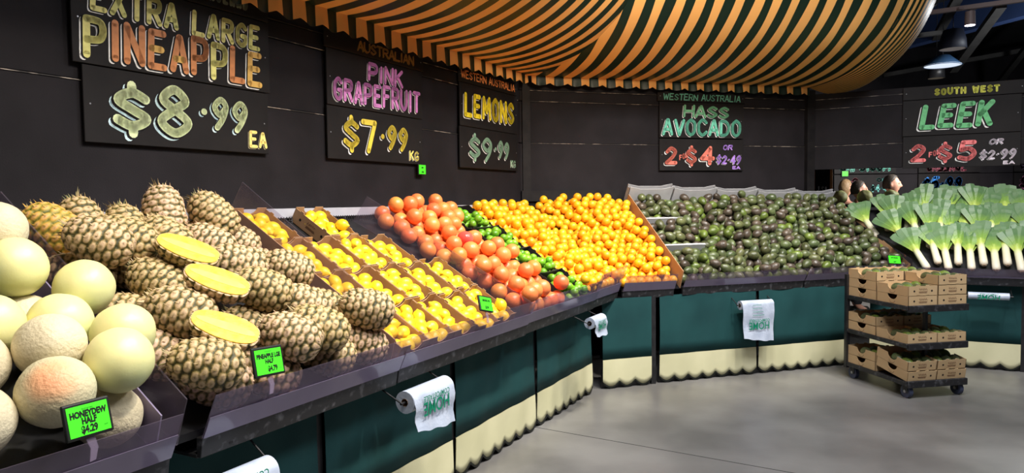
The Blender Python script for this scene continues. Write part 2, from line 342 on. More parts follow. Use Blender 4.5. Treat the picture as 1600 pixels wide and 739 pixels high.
# ------------------------------------------------------------------ brush lettering (own stroke alphabet)
def cr(pts, k=6):
    out = []; P = [pts[0]]+pts+[pts[-1]]
    for i in range(1, len(P)-2):
        for j in range(k):
            t = j/k; a, b, c, d = P[i-1], P[i], P[i+1], P[i+2]
            out.append(tuple(.5*(2*b[z]+(c[z]-a[z])*t+(2*a[z]-5*b[z]+4*c[z]-d[z])*t*t+(3*b[z]-a[z]-3*c[z]+d[z])*t**3) for z in (0, 1)))
    return out+[pts[-1]]
OO = [(.5, 1), (.12, .82), (.02, .5), (.12, .18), (.5, 0), (.88, .18), (.98, .5), (.88, .82), (.5, 1)]
SS = [(.92, .84), (.5, 1), (.08, .76), (.5, .5), (.94, .24), (.5, 0), (.04, .17)]
G = {'A': [0, [(0, 0), (.45, 1), (.55, 1), (1, 0)], [(.2, .33), (.8, .33)]], 'B': [0, [(0, 0), (0, 1)], cr([(0, 1), (.75, .95), (.85, .75), (.7, .55), (0, .52)]), cr([(0, .52), (.8, .48), (1, .25), (.8, .03), (0, 0)])],
 'C': [0, cr([(.95, .82), (.55, 1), (.1, .8), (.02, .5), (.12, .17), (.55, 0), (.97, .2)])], 'D': [0, [(0, 0), (0, 1)], cr([(0, 1), (.6, .95), (.98, .6), (.9, .25), (.55, .02), (0, 0)])],
 'E': [0, [(.9, 1), (.05, 1), (0, 0), (.95, 0)], [(.05, .52), (.75, .52)]], 'F': [0, [(.95, 1), (.05, 1), (0, 0)], [(.05, .53), (.75, .53)]],
 'G': [0, cr([(.93, .84), (.55, 1), (.1, .8), (.02, .5), (.12, .17), (.55, 0), (.95, .15), (.97, .45)]), [(.97, .45), (.55, .45)]], 'H': [0, [(0, 0), (0, 1)], [(1, 0), (1, 1)], [(0, .5), (1, .5)]],
 'I': [0, [(.5, 0), (.5, 1)]], 'K': [0, [(0, 0), (0, 1)], [(.9, 1), (.05, .45)], [(.3, .6), (1, 0)]], 'L': [0, [(.05, 1), (0, 0), (.95, 0)]], 'M': [0, [(0, 0), (.1, 1), (.5, .3), (.9, 1), (1, 0)]],
 'N': [0, [(0, 0), (0, 1), (1, 0), (1, 1)]], 'O': [0, cr(OO)], 'P': [0, [(0, 0), (0, 1)], cr([(0, 1), (.8, .97), (1, .74), (.8, .48), (0, .42)])], 'R': [0, [(0, 0), (0, 1)], cr([(0, 1), (.8, .97), (.95, .75), (.75, .52), (0, .47)]), [(.45, .5), (1, 0)]],
 'S': [0, cr(SS)], 'T': [0, [(0, 1), (1, 1)], [(.5, 1), (.5, 0)]], 'U': [0, cr([(0, 1), (.02, .3), (.5, 0), (.98, .3), (1, 1)])], 'V': [0, [(0, 1), (.5, 0), (1, 1)]], 'W': [0, [(0, 1), (.25, 0), (.5, .8), (.75, 0), (1, 1)]],
 'X': [0, [(0, 0), (1, 1)], [(0, 1), (1, 0)]], 'Y': [0, [(0, 1), (.5, .5), (1, 1)], [(.5, .5), (.5, 0)]], '$': [0, cr([(x, .12+y*.76) for x, y in SS]), [(.5, 1.04), (.5, .9)], [(.5, .1), (.5, -.04)]], '.': [0, [(.5, .42), (.5, .47)]], '-': [0, [(.45, .5), (.55, .5)]],
 '0': [0, cr(OO)], '1': [0, [(.3, .8), (.55, 1), (.55, 0)]], '2': [0, cr([(.06, .78), (.45, 1), (.9, .78), (.6, .4), (.02, .02)]), [(.02, .02), (.98, .02)]], '4': [0, [(.72, 0), (.72, 1), (0, .32), (1, .32)]], '5': [0, [(.9, 1), (.2, 1), (.12, .56)], cr([(.12, .56), (.6, .64), (.95, .35), (.6, .02), (.04, .1)])],
 '6': [0, cr([(.8, .98), (.25, .7), (.04, .3), (.5, 0), (.94, .28), (.6, .54), (.1, .4)])], '7': [0, [(0, 1), (.95, 1), (.4, 0)]], '8': [0, cr([(.5, .54), (.12, .76), (.5, 1), (.88, .76), (.5, .54), (.04, .25), (.5, 0), (.96, .25), (.5, .54)])], '9': [0, cr([(.9, .72), (.5, .46), (.08, .72), (.5, 1), (.92, .76), (.75, .35), (.35, 0)])]}
WD = {'I': .35, '.': .3, '-': .3, ' ': .55, '1': .6, 'M': 1.25, 'W': 1.35}
def stroke_mesh(mb, pts, t, z, mi):
    n = 10
    for p in pts:
        b = [(p[0]+t/2*math.cos(2*PI*k/n), z, p[1]+t/2*math.sin(2*PI*k/n)) for k in range(n)]; mb.add(b, [tuple(range(n))], mi)
    for a, b in zip(pts, pts[1:]):
        dx, dy = b[0]-a[0], b[1]-a[1]; L = math.hypot(dx, dy)
        if L < 1e-6: continue
        nx, ny = -dy/L*t/2, dx/L*t/2
        mb.add([(a[0]+nx, z, a[1]+ny), (b[0]+nx, z, b[1]+ny), (b[0]-nx, z, b[1]-ny), (a[0]-nx, z, a[1]-ny)], [(0, 1, 2, 3)], mi)
def lettering(parent, text, x0, x1, y0, y1, t, cols, outline=(225, 222, 215), drop=(-.45, -.35), slant=0, rise=0, gap=.42, y=-.0068, name='lettering'):
    """one painted line of brush letters on a board face lying in the local xz plane"""
    adv = [WD.get(c, 1) for c in text]; x0 += t*.5; x1 -= t*.5; y0 += t*.5; y1 -= t*.5; ga = t*1.32; u = (x1-x0-ga*(len(text)-1))/sum(adv); x = x0; H = y1-y0; rows = []
    rnd = random.Random(text)
    for c, a in zip(text, adv):
        if c in G:
            dy = rise*((x-x0)/(x1-x0)) + rnd.uniform(-.03, .03)*H; hh = H*rnd.uniform(.95, 1.05)
            for st in G[c][1:]:
                rows.append((c, [(x + px*a*u*(1 if c != 'I' else 1) + slant*py*H, y0+dy+py*hh) for px, py in st]))
        x += a*u+ga
    cols = cols if isinstance(cols, list) else [cols]
    if outline:
        mb = MB()
        for c, st in rows: stroke_mesh(mb, [(a+drop[0]*t, b+drop[1]*t) for a, b in st], t*1.02, y, 0)
        mb.build(name.replace('lettering', 'lettering_outline'), paint(*outline), parent, False)
        mb = MB()
        for c, st in rows: stroke_mesh(mb, [(a+drop[0]*t*.35, b+drop[1]*t*.35) for a, b in st], t*1.2, y-.0006, 0)
        mb.build(name.replace('lettering', 'lettering_shade'), M['sign'], parent, False)
    mb = MB(); last = None; ci = -1; pc = 0
    idx = 0; prevx = None
    for k, (c, st) in enumerate(rows):
        ci = (int((st[0][0]-x0)/(x1-x0)*len(text)*.999)) % len(cols) if len(cols) > 1 else 0
        stroke_mesh(mb, st, t, y-.0012, ci)
    return mb.build(name, [paint(*c) for c in cols], parent, False)
def font_text(parent, text, size, x, z, mt, y, name='lettering', sx=1, bold=.0, rot=0, align='CENTER'):
    cu = bpy.data.curves.new(name, 'FONT'); cu.body = text; cu.size = size; cu.align_x = align; cu.align_y = 'CENTER'; cu.offset = bold; cu.resolution_u = 3
    o = bpy.data.objects.new(name, cu); COL.objects.link(o)
    me = bpy.data.meshes.new_from_object(o.evaluated_get(bpy.context.evaluated_depsgraph_get())); bpy.data.objects.remove(o)
    me.transform(Matrix.Translation((x, y, z)) @ Matrix.Rotation(rot, 4, 'Y') @ Matrix.Rotation(PI/2, 4, 'X') @ Matrix.Diagonal((sx, 1, 1, 1)))
    me.materials.clear(); me.materials.append(mt); me.name = name
    return link(name, me, parent)
# ================================================================== STRUCTURE
MB().add([(-9, -4, 0), (16, -4, 0), (16, 16, 0), (-9, 16, 0)], [(0, 1, 2, 3)]).build('floor', M['floor'])
struct(bpy.data.objects['floor'])
def seam(a, b, wd=.007):
    a, b = Vector(a), Vector(b); n_ = (b-a).normalized().cross(Vector((0, 0, 1)))*wd/2
    return struct(MB().prism([(0, 0), (1, 0), (1, 1), (0, 1)], lambda x, y: a+(b-a)*x+n_*(2*y-1)+Vector((0, 0, -.01)), lambda x, y: a+(b-a)*x+n_*(2*y-1)+Vector((0, 0, .0008))).build('trim_1', M['seam']))
seam((-.15, 5.10, 0), (3.9, 2.65, 0)); bpy.data.objects['trim_1'].name = 'trim_2'
struct(MB().box(-9, 16, -4, 16, 4.9, 5.0).build('ceiling', M['ceil']))
def board_wall(name, w, s0, s1, hb, ht, q=0):
    """black wall of wide horizontal boards: lower field, middle field, rails between"""
    mb = MB(); sg = SG[w]; a, b = sorted((sg*s0, sg*s1))
    bands = [(hb, 2.172), (2.18, 2.585), (2.593, 2.69), (2.70, ht)]
    for i, (z0, z1) in enumerate(bands):
        if z1 > z0 and z1 > hb: mb.box(a, b, (0 if i % 2 == 0 else .006), .06, max(z0, hb), min(z1, ht), 0)
    mb.box(a, b, .02, .10, hb, ht, 0)
    o = mb.build(name, [M['wall']]); o.location = O[w]; o.rotation_euler = (0, 0, ANG[w]); struct(o); bevel(o, .003, 1)
    return o
board_wall('wall_left', 'L', -.02, 9.0, 0, 4.2); board_wall('wall_back', 'M', -.03, 3.44, 0, 2.80)
ti = [3]
def trim(w, s0, s1, h0, h1, q0, q1, mt, name='trim'):
    sg = SG[w]; a, b = sorted((sg*s0, sg*s1)); o = MB().box(a, b, -q1, -q0, h0, h1).build(name+'_%d' % ti[0], mt); ti[0] += 1
    o.location = O[w]; o.rotation_euler = (0, 0, ANG[w]); return struct(o)
for w_, s0, s1 in (('L', 0.05, 9), ('M', .05, 3.4), ('R', .02, 4.2)):
    for h in (2.170, 2.584, 2.690):
        trim(w_, s0, s1, h+.003, h+.007, .0, .004, M['worn'])
trim('L', 0, 9, 1.52, 1.575, .002, .075, M['ledge']); trim('M', 0, 1.05, 1.60, 1.705, .002, .03, M['wallrail'])
trim('M', .02, .10, 1.6, 2.8, -.01, .012, M['wallrail']); trim('M', 3.36, 3.46, 0, 2.80, -.05, .05, M['wallrail'])
# hanging fascia over the leek stand and its posts
o = MB(); o.box(0.02, 4.3, 0, .05, 1.915, 2.172).box(.02, 4.3, .006, .05, 2.18, 2.585).box(.02, 4.3, 0, .05, 2.593, 2.76)
o = bevel(struct(o.build('wall_right', [M['wall']])), .003, 1); o.location = O['R']; o.rotation_euler = (0, 0, ANG['R'])
trim('R', 4.2, 4.3, 0, 2.76, -.05, .05, M['wallrail'])
# far boarded wall behind the second aisle and side closing wall
def plain_wall(name, a, b, h):
    a, b = Vector(a), Vector(b); d = (b-a).normalized(); nn = Vector((-d.y, d.x, 0)); L = (b-a).length
    mb = MB()
    for z0, z1 in ((0, 2.0), (2.01, 2.42), (2.43, h)):
        mb.prism([(0, 0), (L, 0), (L, .1), (0, .1)], lambda x, y: a+d*x+nn*y+Vector((0, 0, z0)), lambda x, y: a+d*x+nn*y+Vector((0, 0, z1)))
    return struct(mb.build(name, M['wall']))
plain_wall('wall_far', (2.0, 12.6, 0), (14.5, 12.6, 0), 3.1)
plain_wall('wall_end', (-9, 15.8, 0), (15.9, 15.8, 0), 4.9)
plain_wall('wall_side', (15.8, 15.8, 0), (15.8, -4, 0), 4.9)
# ================================================================== AWNING
aw = fthing('striped_awning', 'bulging green and cream striped awning over the fruit displays', 'awning', 'M', .3, .12, 2.70)
def awn_world():
    a_, b_, p_, PER, q0, h0 = 1.5, 1.4, 2.3, .186, .12, 2.815
    nt_ = 44; prof = []
    for j in range(nt_+1):
        al = PI/2*j/nt_; o_ = a_*math.sin(al)**(2/p_) if al > 0 else 0; w_ = b_*(1-max(math.cos(al), 0)**(2/p_)); prof.append((o_, w_))
    V = []; Fc = []; ST = []
    def wob(s, o_): 
        return .010*math.sin(s*7.1+o_*3)*math.sin(o_*6+s*2.1) + .007*math.sin(s*23+o_*9)*min(1, o_)
    def strip(cols):
        nonlocal V, Fc, ST
        base = len(V); k = len(prof)
        for c in cols: V += [x[0] for x in c]; ST += [x[1] for x in c]
        for i in range(len(cols)-1):
            for j in range(k-1): Fc.append((base+i*k+j, base+(i+1)*k+j, base+(i+1)*k+j+1, base+i*k+j+1))
    # left wall part: columns follow s but are cut by the mitre (s = .408 q)
    K = .408
    ph1 = .35; cols = []
    ns = 230
    for i in range(ns+1):
        s = 5.0*(i/ns); c = []
        for o_, w_ in prof:
            # columns start on the mitre and spread to constant s
            ss = max(s, 0) + K*(q0+o_)*(1-i/ns); wv = wob(ss, o_); c.append((W('L', ss + wv*.6, q0+o_+wv, h0+w_+wv*.5), ss/PER+ph1))
        cols.append(c)
    strip(cols)
    cols = []; S1 = 3.32; ph2 = .30
    for i in range(ns+1):
        f = i/ns; c = []
        for o_, w_ in prof:
            s0 = K*(q0+o_); ss = s0 + (S1-s0)*f; wv = wob(ss+9, o_); c.append((W('M', ss+wv*.6, q0+o_+wv, h0+w_+wv*.5), ss/PER+ph2))
        cols.append(c)
    strip(cols)
    cols = []; ne = 150
    for i in range(ne+1):
        f = i/ne; ph = PI/2*f; c = []
        for o_, w_ in prof:
            c.append((W('M', S1 + o_*.64*math.sin(ph), q0+o_*math.cos(ph), h0+w_-.17*math.sin(ph)*min(1, o_*1.3)), S1/PER+ph2+f*19))
        cols.append(c)
    strip(cols)
    return V, Fc, ST
V, Fc, ST = awn_world(); inv = aw.matrix_basis.inverted() if False else (Matrix.Translation(aw.location) @ Matrix.Rotation(ANG['M'], 4, 'Z')).inverted()
def attr_obj(name, V, Fc, A, an, mt, parent, smooth=True):
    me = bpy.data.meshes.new(name); me.from_pydata([tuple(v) for v in V], [], Fc); me.materials.append(mt)
    a = me.attributes.new(an, 'FLOAT', 'POINT'); a.data.foreach_set('value', A); me.polygons.foreach_set('use_smooth', [smooth]*len(Fc)); me.update()
    return link(name, me, parent)
attr_obj('belly_cloth', [inv @ v for v in V], Fc, ST, 'stripe', M['awning'], aw)
def valance(w, s0, s1, ph):
    n_ = int(abs(s1-s0)/.0093); V = []; A = []; Fc = []; T = .004
    for i in range(n_+1):
        s = s0+(s1-s0)*i/n_; f = (s/.186+ph) % 1; sc = .026*abs(math.sin(PI*(f+.25))); wv = .006*math.sin(s*2*PI/.186)
        hb_ = 2.752 if w == 'M' else 2.752-.045*min(1, s/1.5)
        for q, h in ((.125+wv, 2.828), (.132+wv*2, hb_-sc), (.128+wv*2, hb_-sc), (.121+wv, 2.828)):
            V.append(inv @ W(w, s, q, h)); A.append(s/.186+ph)
        if i: b = 4*(i-1); Fc += [(b, b+4, b+5, b+1), (b+1, b+5, b+6, b+2), (b+2, b+6, b+7, b+3)]
    attr_obj('valance', V, Fc, A, 'stripe', M['awning'], aw, False)
valance('L', .08, 5.0, .35); valance('M', .08, 3.32, .30)
# ================================================================== SIGN BOARDS
GREEN_OUT = (200, 215, 200)
def sign_board(w, s_left, s_right, h0, h1, label, kind='board', tilt=0):
    sg = SG[w]; sc = (s_left+s_right)/2; wd = abs(s_left-s_right)
    t = fthing('sign_board', label, 'sign', w, sc, .022, h0, 'hand painted boards on the black walls')
    t.rotation_euler = (0, tilt, ANG[w])
    b = MB().box(-wd/2, wd/2, -.005, .008, 0, h1-h0).build('board', M['sign'], t); bevel(b, .002, 1)
    for x in (-wd/2+.03, wd/2-.03): MB().tube([(x, -.005, (h1-h0)*.5), (x, -.0065, (h1-h0)*.5)], .004, 8).build('screw', M['grey'], t)
    return b, wd, h1-h0
YL = (205, 200, 120); GO = (200, 160, 80); OR = (185, 120, 70); PK = (205, 130, 195); YE = (215, 195, 40); GR = (100, 165, 110); TL = (95, 175, 150); RD = (205, 95, 95); PU = (170, 130, 215); PW = (210, 200, 210)
t, wd, hh = sign_board('L', 4.33, 3.20, 2.66, 2.85, 'narrow black header board with dim grey words above the pineapple sign')
lettering(t, 'QUEENSLAND'.replace('Q', 'O'), -.02, .42, .03, .12, .02, (110, 120, 110), None)
t, wd, hh = sign_board('L', 4.33, 3.20, 2.25, 2.655, 'black board painted EXTRA LARGE PINEAPPLE in yellow and orange letters')
lettering(t, 'EXTRA LARGE', -.48, .50, .245, .385, .026, [YL, (190, 190, 110), YL], gap=.38, slant=.05, rise=-.015)
lettering(t, 'PINEAPPLE', -.52, .51, .025, .225, .034, [YL, OR, GO, OR, GO, OR], gap=.33, slant=.03)
t, wd, hh = sign_board('L', 4.29, 3.22, 1.895, 2.245, 'black price board reading $8.99 EA in pale green paint')
lettering(t, '$8', -.41, .03, .045, .305, .047, (195, 205, 160), outline=(190, 215, 230), gap=.35)
lettering(t, '-99', .06, .38, .105, .290, .034, (195, 205, 160), outline=(190, 215, 230), gap=.3, slant=.1)
lettering(t, 'EA', .39, .52, .03, .125, .018, (235, 205, 120), (150, 140, 110), gap=.4)
t, wd, hh = sign_board('L', 2.74, 1.66, 2.615, 2.745, 'narrow header board painted AUSTRALIAN in outlined brown letters')
lettering(t, 'AUSTRALIAN', -.22, .42, .025, .095, .0105, (150, 105, 50), (190, 150, 60), gap=.3)
t, wd, hh = sign_board('L', 2.725, 1.68, 2.245, 2.61, 'black board painted PINK GRAPEFRUIT in pink letters')
lettering(t, 'PINK', -.12, .28, .205, .335, .026, PK, gap=.35, slant=.08)
lettering(t, 'GRAPEFRUIT', -.47, .49, .030, .19, .027, PK, gap=.26, slant=.03, rise=.01)
t, wd, hh = sign_board('L', 2.73, 1.69, 1.895, 2.24, 'black price board reading $7.99 KG in yellow paint')
lettering(t, '$7', -.38, -.02, .055, .285, .038, (205, 185, 60), gap=.35)
lettering(t, '-99', .0, .33, .085, .27, .036, (205, 185, 60), gap=.25, slant=.08)
lettering(t, 'KG', .35, .47, .025, .10, .014, (225, 205, 110), (200, 200, 190), gap=.3)
t, wd, hh = sign_board('L', 1.15, .11, 2.62, 2.745, 'narrow header board painted WESTERN AUSTRALIA in orange above the lemon sign')
lettering(t, 'WESTERN AUSTRALIA', -.49, .47, .03, .10, .0105, (225, 140, 80), None, gap=.3)
t, wd, hh = sign_board('L', 1.14, .11, 2.25, 2.615, 'black board painted LEMONS in bright yellow letters')
lettering(t, 'LEMONS', -.45, .45, .08, .295, .040, YE, gap=.28)
t, wd, hh = sign_board('L', 1.15, .11, 1.895, 2.245, 'black price board reading $9.99 KG in grey green paint')
lettering(t, '$9', -.38, .03, .06, .285, .036, (130, 165, 140), gap=.3)
lettering(t, '-99', .05, .34, .10, .27, .033, (130, 165, 140), gap=.25, slant=.08)
lettering(t, 'KG', .37, .47, .03, .10, .012, (130, 165, 140), (200, 200, 190), gap=.3)
t, wd, hh = sign_board('M', 1.50, 2.56, 2.63, 2.735, 'narrow header board painted WESTERN AUSTRALIA in green above the avocado sign')
lettering(t, 'WESTERN AUSTRALIA', -.47, .47, .012, .082, .0105, (90, 150, 130), None, gap=.32, slant=.1)
t, wd, hh = sign_board('M', 1.52, 2.54, 2.25, 2.625, 'black board painted HASS AVOCADO in green letters')
lettering(t, 'HASS', -.23, .33, .215, .345, .025, (100, 160, 120), gap=.45, slant=.08)
lettering(t, 'AVOCADO', -.48, .48, .02, .205, .031, TL, gap=.25, slant=.03)
def twofor(t, n5, small, cr_, cs):
    lettering(t, '2', -.45, -.30, .06, .25, .038, cr_, slant=.05)
    lettering(t, 'FOR', -.28, -.17, .11, .17, .012, cr_, None, rise=.03)
    lettering(t, '$', -.20, -.06, .05, .26, .034, cr_)
    lettering(t, n5, -.03, .15, .06, .27, .044, cr_, slant=.05)
    lettering(t, 'OR', .25, .37, .22, .28, .013, cs, None if cs == PU else (200, 200, 210), slant=.2)
    lettering(t, small, .17, .48, .07, .17, .018, cs, outline=(230, 225, 230), gap=.3, slant=.1)
    lettering(t, 'EA', .37, .47, .015, .05, .009, cs, None)
t, wd, hh = sign_board('M', 1.52, 2.54, 1.905, 2.24, 'black price board reading 2 for $4 or $2.49 ea in red and violet'); twofor(t, '4', '$2-49', (195, 105, 90), PU)
t, wd, hh = sign_board('R', .91, 1.98, 2.62, 2.755, 'narrow header board painted SOUTH WEST in yellow above the leek sign')
lettering(t, 'SOUTH WEST', -.25, .32, .03, .105, .020, (200, 200, 70), None, gap=.3)
t, wd, hh = sign_board('R', .91, 1.95, 2.24, 2.615, 'black board painted LEEK in green letters with white edge')
lettering(t, 'LEEK', -.37, .28, .065, .325, .050, (95, 175, 115), gap=.38, slant=.14)
t, wd, hh = sign_board('R', .915, 1.95, 1.90, 2.235, 'black price board reading 2 for $5 or $2.99 ea in red and white'); twofor(t, '5', '$2-99', (215, 110, 110), PW)
# far signs on the far wall
def far_sign(x0, x1, z0, z1, label):
    t = thing('sign_board', label, 'sign', ((x0+x1)/2, 12.57, z0), 0, 'boards on the far wall')
    MB().box(-(x1-x0)/2, (x1-x0)/2, -.004, .012, 0, z1-z0).build('board', M['sign'], t); return t.children[0]
t = far_sign(5.75, 6.85, 2.02, 2.42, 'far board painted CAPSICUM in green, left of the man'); lettering(t, 'CAPSICUM', -.45, .45, .04, .22, .03, (70, 150, 130), (120, 190, 170), gap=.3)
t = far_sign(5.75, 6.85, 1.66, 2.00, 'far price board with a red 2 and green $4.49, left of the man'); lettering(t, '$4-49', .10, .48, .03, .16, .026, (110, 190, 180), None, gap=.25); lettering(t, 'OR', .2, .4, .21, .28, .02, (110, 190, 180), None); lettering(t, '2', -.25, -.1, .05, .28, .03, (160, 60, 80), None)
t = far_sign(7.25, 8.35, 2.02, 2.42, 'far board painted CABBAGE in dim red above the leeks'); lettering(t, 'CABBAGE', -.40, .30, .03, .2, .028, (110, 45, 60), (150, 90, 100), gap=.3)
t = far_sign(7.25, 8.35, 1.66, 2.00, 'far price board reading $5.99 EA in blue'); lettering(t, '$5-99', -.48, .22, .05, .29, .05, (30, 105, 180), (90, 160, 220), gap=.25, slant=.1); lettering(t, 'EA', .28, .45, .06, .14, .02, (30, 105, 180), None)
t = far_sign(8.95, 10.15, 2.02, 2.42, 'far board painted CAULIFLOWER in violet at the right edge'); lettering(t, 'CAULIFLOWER', -.5, .45, .04, .24, .03, (150, 120, 165), None, gap=.25)
t = far_sign(8.95, 10.15, 1.66, 2.00, 'far price board reading $4.99 EA in pink'); lettering(t, '$4-99', -.50, .18, .06, .30, .04, (150, 80, 110), (190, 130, 160), gap=.25, slant=.1); lettering(t, 'EA', .25, .4, .06, .14, .02, (150, 80, 110), None)
t = thing('framed_board', 'small orange wood framed blackboard in the gap beside the corner post', 'sign', (4.10, 9.3, 1.55), -.5)
MB().box(-.09, .09, -.006, .006, 0, .42).build('board', M['sign'], t)
for a in ((-.12, -.09, 0, .42), (.09, .12, 0, .42), (-.12, .12, .42, .45), (-.12, .12, -.03, 0)): MB().box(a[0], a[1], -.012, .012, a[2], a[3]).build('frame_rail', M['woodframe'], t)
lettering(t, 'LSA', -.05, .06, .12, .20, .012, (230, 220, 210), None)
MB().tube([(0, .02, -1.55), (0, .02, .2)], .015, 8).build('stand_pole', M['black'], t); MB().box(-.15, .15, -.12, .15, -1.55, -1.53).build('foot_plate', M['black'], t)
# ================================================================== DISPLAY STANDS
def stand(w, s0, s1, SLp, label, qf, poly=None):
    """sloped black deck on legs"""
    sg = SG[w]; sc = (s0+s1)/2; t = fthing('display_stand', label, 'display stand', w, sc, .6, 0)
    P = poly or [(s0, .08), (s1, .08), (s1, qf), (s0, qf)]
    A, B = SLp.A, SLp.B; hq = lambda q: A[1] + (A[0]-q)/(A[0]-B[0])*(B[1]-A[1])
    f = lambda dh: (lambda s, q: (sg*(s-sc), .6-q, hq(q)+dh))
    MB().prism(P, f(-.03), f(-.003)).build('deck', M['black'], t)
    return t
t = stand('L', .50, 9.0, SLL, 'long black sloping stand under the pineapples and lemons', 1.19, [(.52, 1.19), (7.2, 1.19), (7.2, .08), (.07, .08)])
def post(t, w, s, q, h0, h1, sc, r=.02, name='post'):
    sg = SG[w]; x = sg*(s-sc); return MB().box(x-r, x+r, .6-q-r, .6-q+r, h0, h1).build(name, M['black'], t)
for s in (.80, 1.82, 2.87, 3.92, 4.97, 6.02): post(t, 'L', s, 1.02, 0, .90, (.5+9.0)/2); post(t, 'L', s, .15, 0, 1.42, (.5+9.0)/2)
t = stand('M', .5, 3.58, SLM, 'black sloping stand under the oranges and avocados', 1.19, [(.52, 1.19), (.07, .08), (3.58, .08), (3.58, 1.19)])
for s in (.80, 1.85, 2.86): post(t, 'M', s, 1.17 if s > 1 else 1.20, 0, .84, 2.04, .022); post(t, 'M', s, .15, 0, 1.42, 2.04)
t = stand('R', .2, 4.1, SLR, 'black sloping stand under the leeks', 1.03, [(.98, 1.03), (.98, .78), (.28, .08), (4.1, .08), (4.1, 1.03)])
for s in (1.86, 2.95): post(t, 'R', s, .93, 0, .87, 2.15); post(t, 'R', s, .15, 0, 1.38, 2.15)
# canvas skirts
def skirt(w, s0, s1, q, label, top=.77, qt=None, hemh=.25):
    sg = SG[w]; sc = (s0+s1)/2; wd = abs(s1-s0); t = fthing('canvas_skirt', label, 'curtain', w, sc, q, 0, 'canvas skirts round the display stands'); n_ = int(wd/.0125)
    def sheet(zf0, zf1, mt, name, off):
        V = []; Fc = []; rows = 5
        for i in range(n_+1):
            x = -wd/2+wd*i/n_
            for j in range(rows+1):
                z = zf0(x)+(zf1(x)-zf0(x))*j/rows; yy = off + .004*math.sin(x*9+z*5)+.003*math.sin(x*23-z*7); V += [(x, yy, z), (x, yy+.003, z)]
        for i in range(n_):
            for j in range(rows):
                a = (i*(rows+1)+j)*2; b = a+(rows+1)*2; Fc += [(a, b, b+2, a+2), (a+1, a+3, b+3, b+1)]
            a = i*(rows+1)*2; b = a+(rows+1)*2; Fc.append((a, a+1, b+1, b))
        return MB().add(V, Fc, 0, True).build(name, mt, t, False)
    nsc = max(1, round(wd/.145)); scal = lambda x: .018+.045*(1-abs(math.sin(PI*(x+wd/2)/wd*nsc)))
    sheet(lambda x: hemh, lambda x: top, M['skirt'], 'green_cloth', 0); sheet(scal, lambda x: hemh, M['hem'], 'cream_hem', -.002)
    sheet(lambda x: scal(x)-.014, lambda x: scal(x)+.002, M['ink'], 'dark_binding', -.004)
    MB().tube([(-wd/2, .01, hemh), (wd/2, .01, hemh)], .004, 6).build('hem_rod', M['black'], t); MB().box(-wd/2, wd/2, .03, .04, 0, .16).build('kick_board', M['black'], t)
    return t
for i, (s0, s1) in enumerate(((.78, 1.80), (1.84, 2.85), (2.89, 3.90), (3.94, 4.95), (4.99, 6.0))):
    skirt('L', s0, s1, 1.055, ['green canvas skirt below the limes with cream scalloped hem', 'green canvas skirt below the grapefruit and front lemons', 'green canvas skirt behind the bag roll below the lemons', 'green canvas skirt below the pineapples, only its green top in view', 'green canvas skirt below the melons'][i])
skirt('M', .31, .77, 1.24, 'short green canvas skirt in the corner below the oranges'); skirt('M', .86, 1.84, 1.22, 'green canvas skirt left of the hanging bag sheet under the avocados'); skirt('M', 1.87, 2.86, 1.22, 'green canvas skirt right of the hanging bag sheet under the avocados')
skirt('R', .62, 1.84, .955, 'green canvas skirt behind the carton trolley below the leeks', .80); skirt('R', 1.89, 2.9, .955, 'green canvas skirt at the right edge below the leeks', .80)
# trays: black fascia, tinted lip, clear panel
def tray(w, s0, s1, label, q=1.22, hb=.755, hl=.825, hm=.90, ht=.98, lean=.075, ht2=None, clear='clear', bottom=True):
    sg = SG[w]; sc = (s0+s1)/2; wd = abs(s1-s0); t = fthing('display_tray', label, 'display tray', w, sc, q, hb, 'clear fronted trays along the stands')
    x0, x1 = (-wd/2+.004, wd/2-.004); k = lean/(ht-hl)
    b = MB(); b.prism([(x0, 0), (x1, 0), (x1, 1), (x0, 1)], lambda x, v: (x, .020-0*v, v*(hl-hb)), lambda x, v: (x, 0-.012*v, v*(hl-hb)))
    b.box(x0, x1, .02, .20, -.004, .010); bevel(b.build('fascia', M['blackrub'], t), .002, 1)
    def pan(h0, h1, h1b, off, mt, nm):
        y = lambda h: -(h-hl)*k-.012+off
        def f(dy): return lambda x, v: (x, y(h0+(h1+(h1b-h1)*(x-x0)/(x1-x0)-h0)*v)+dy, (h0+(h1+(h1b-h1)*(x-x0)/(x1-x0)-h0)*v)-hb)
        return MB().prism([(x0, 0), (x1, 0), (x1, 1), (x0, 1)], f(0), f(.004)).build(nm, mt, t)
    pan(hl, hm, hm, -.006, M['lip'], 'tinted_lip'); pan(hl, ht, ht2 or ht, 0, M[clear], 'clear_panel')
    n_ = 2
    for i in range(n_): x = x0+.12+(wd-.24)*i/(n_-1); MB().box(x-.008, x+.008, -.004, .0, .015, .03).build('clip', M['black'], t)
    return t
tray('L', 6.2, 4.79, 'clear fronted tray in front of the melons', 1.25, .74, .81, .89, .96)
tray('L', 4.66, 3.60, 'clear fronted tray in front of the pineapples', 1.225)
tray('L', 3.585, 2.27, 'clear fronted tray in front of the lemon cartons', 1.215)
tray('L', 2.255, 1.08, 'clear fronted tray in front of the grapefruit and limes', 1.195)
tray('L', 1.07, .51, 'tall clear fronted tray corner section in front of the oranges', 1.18, ht=1.02, ht2=1.05)
tray('M', .50, 1.0, 'short clear fronted tray in the corner with oranges behind it', 1.22, ht=.96)
tray('M', 1.08, 2.35, 'clear fronted tray at the left front of the avocados', 1.22, .76, .835, .895, .955)
tray('M', 2.36, 3.50, 'clear fronted tray at the right front of the avocados', 1.22, .76, .835, .895, .955)
tray('R', 1.0, 2.2, 'clear fronted tray in front of the leeks', 1.075, .79, .86, .875, .945); tray('R', 2.21, 3.4, 'clear fronted tray in front of the leeks beyond the right edge', 1.075, .79, .86, .875, .945)
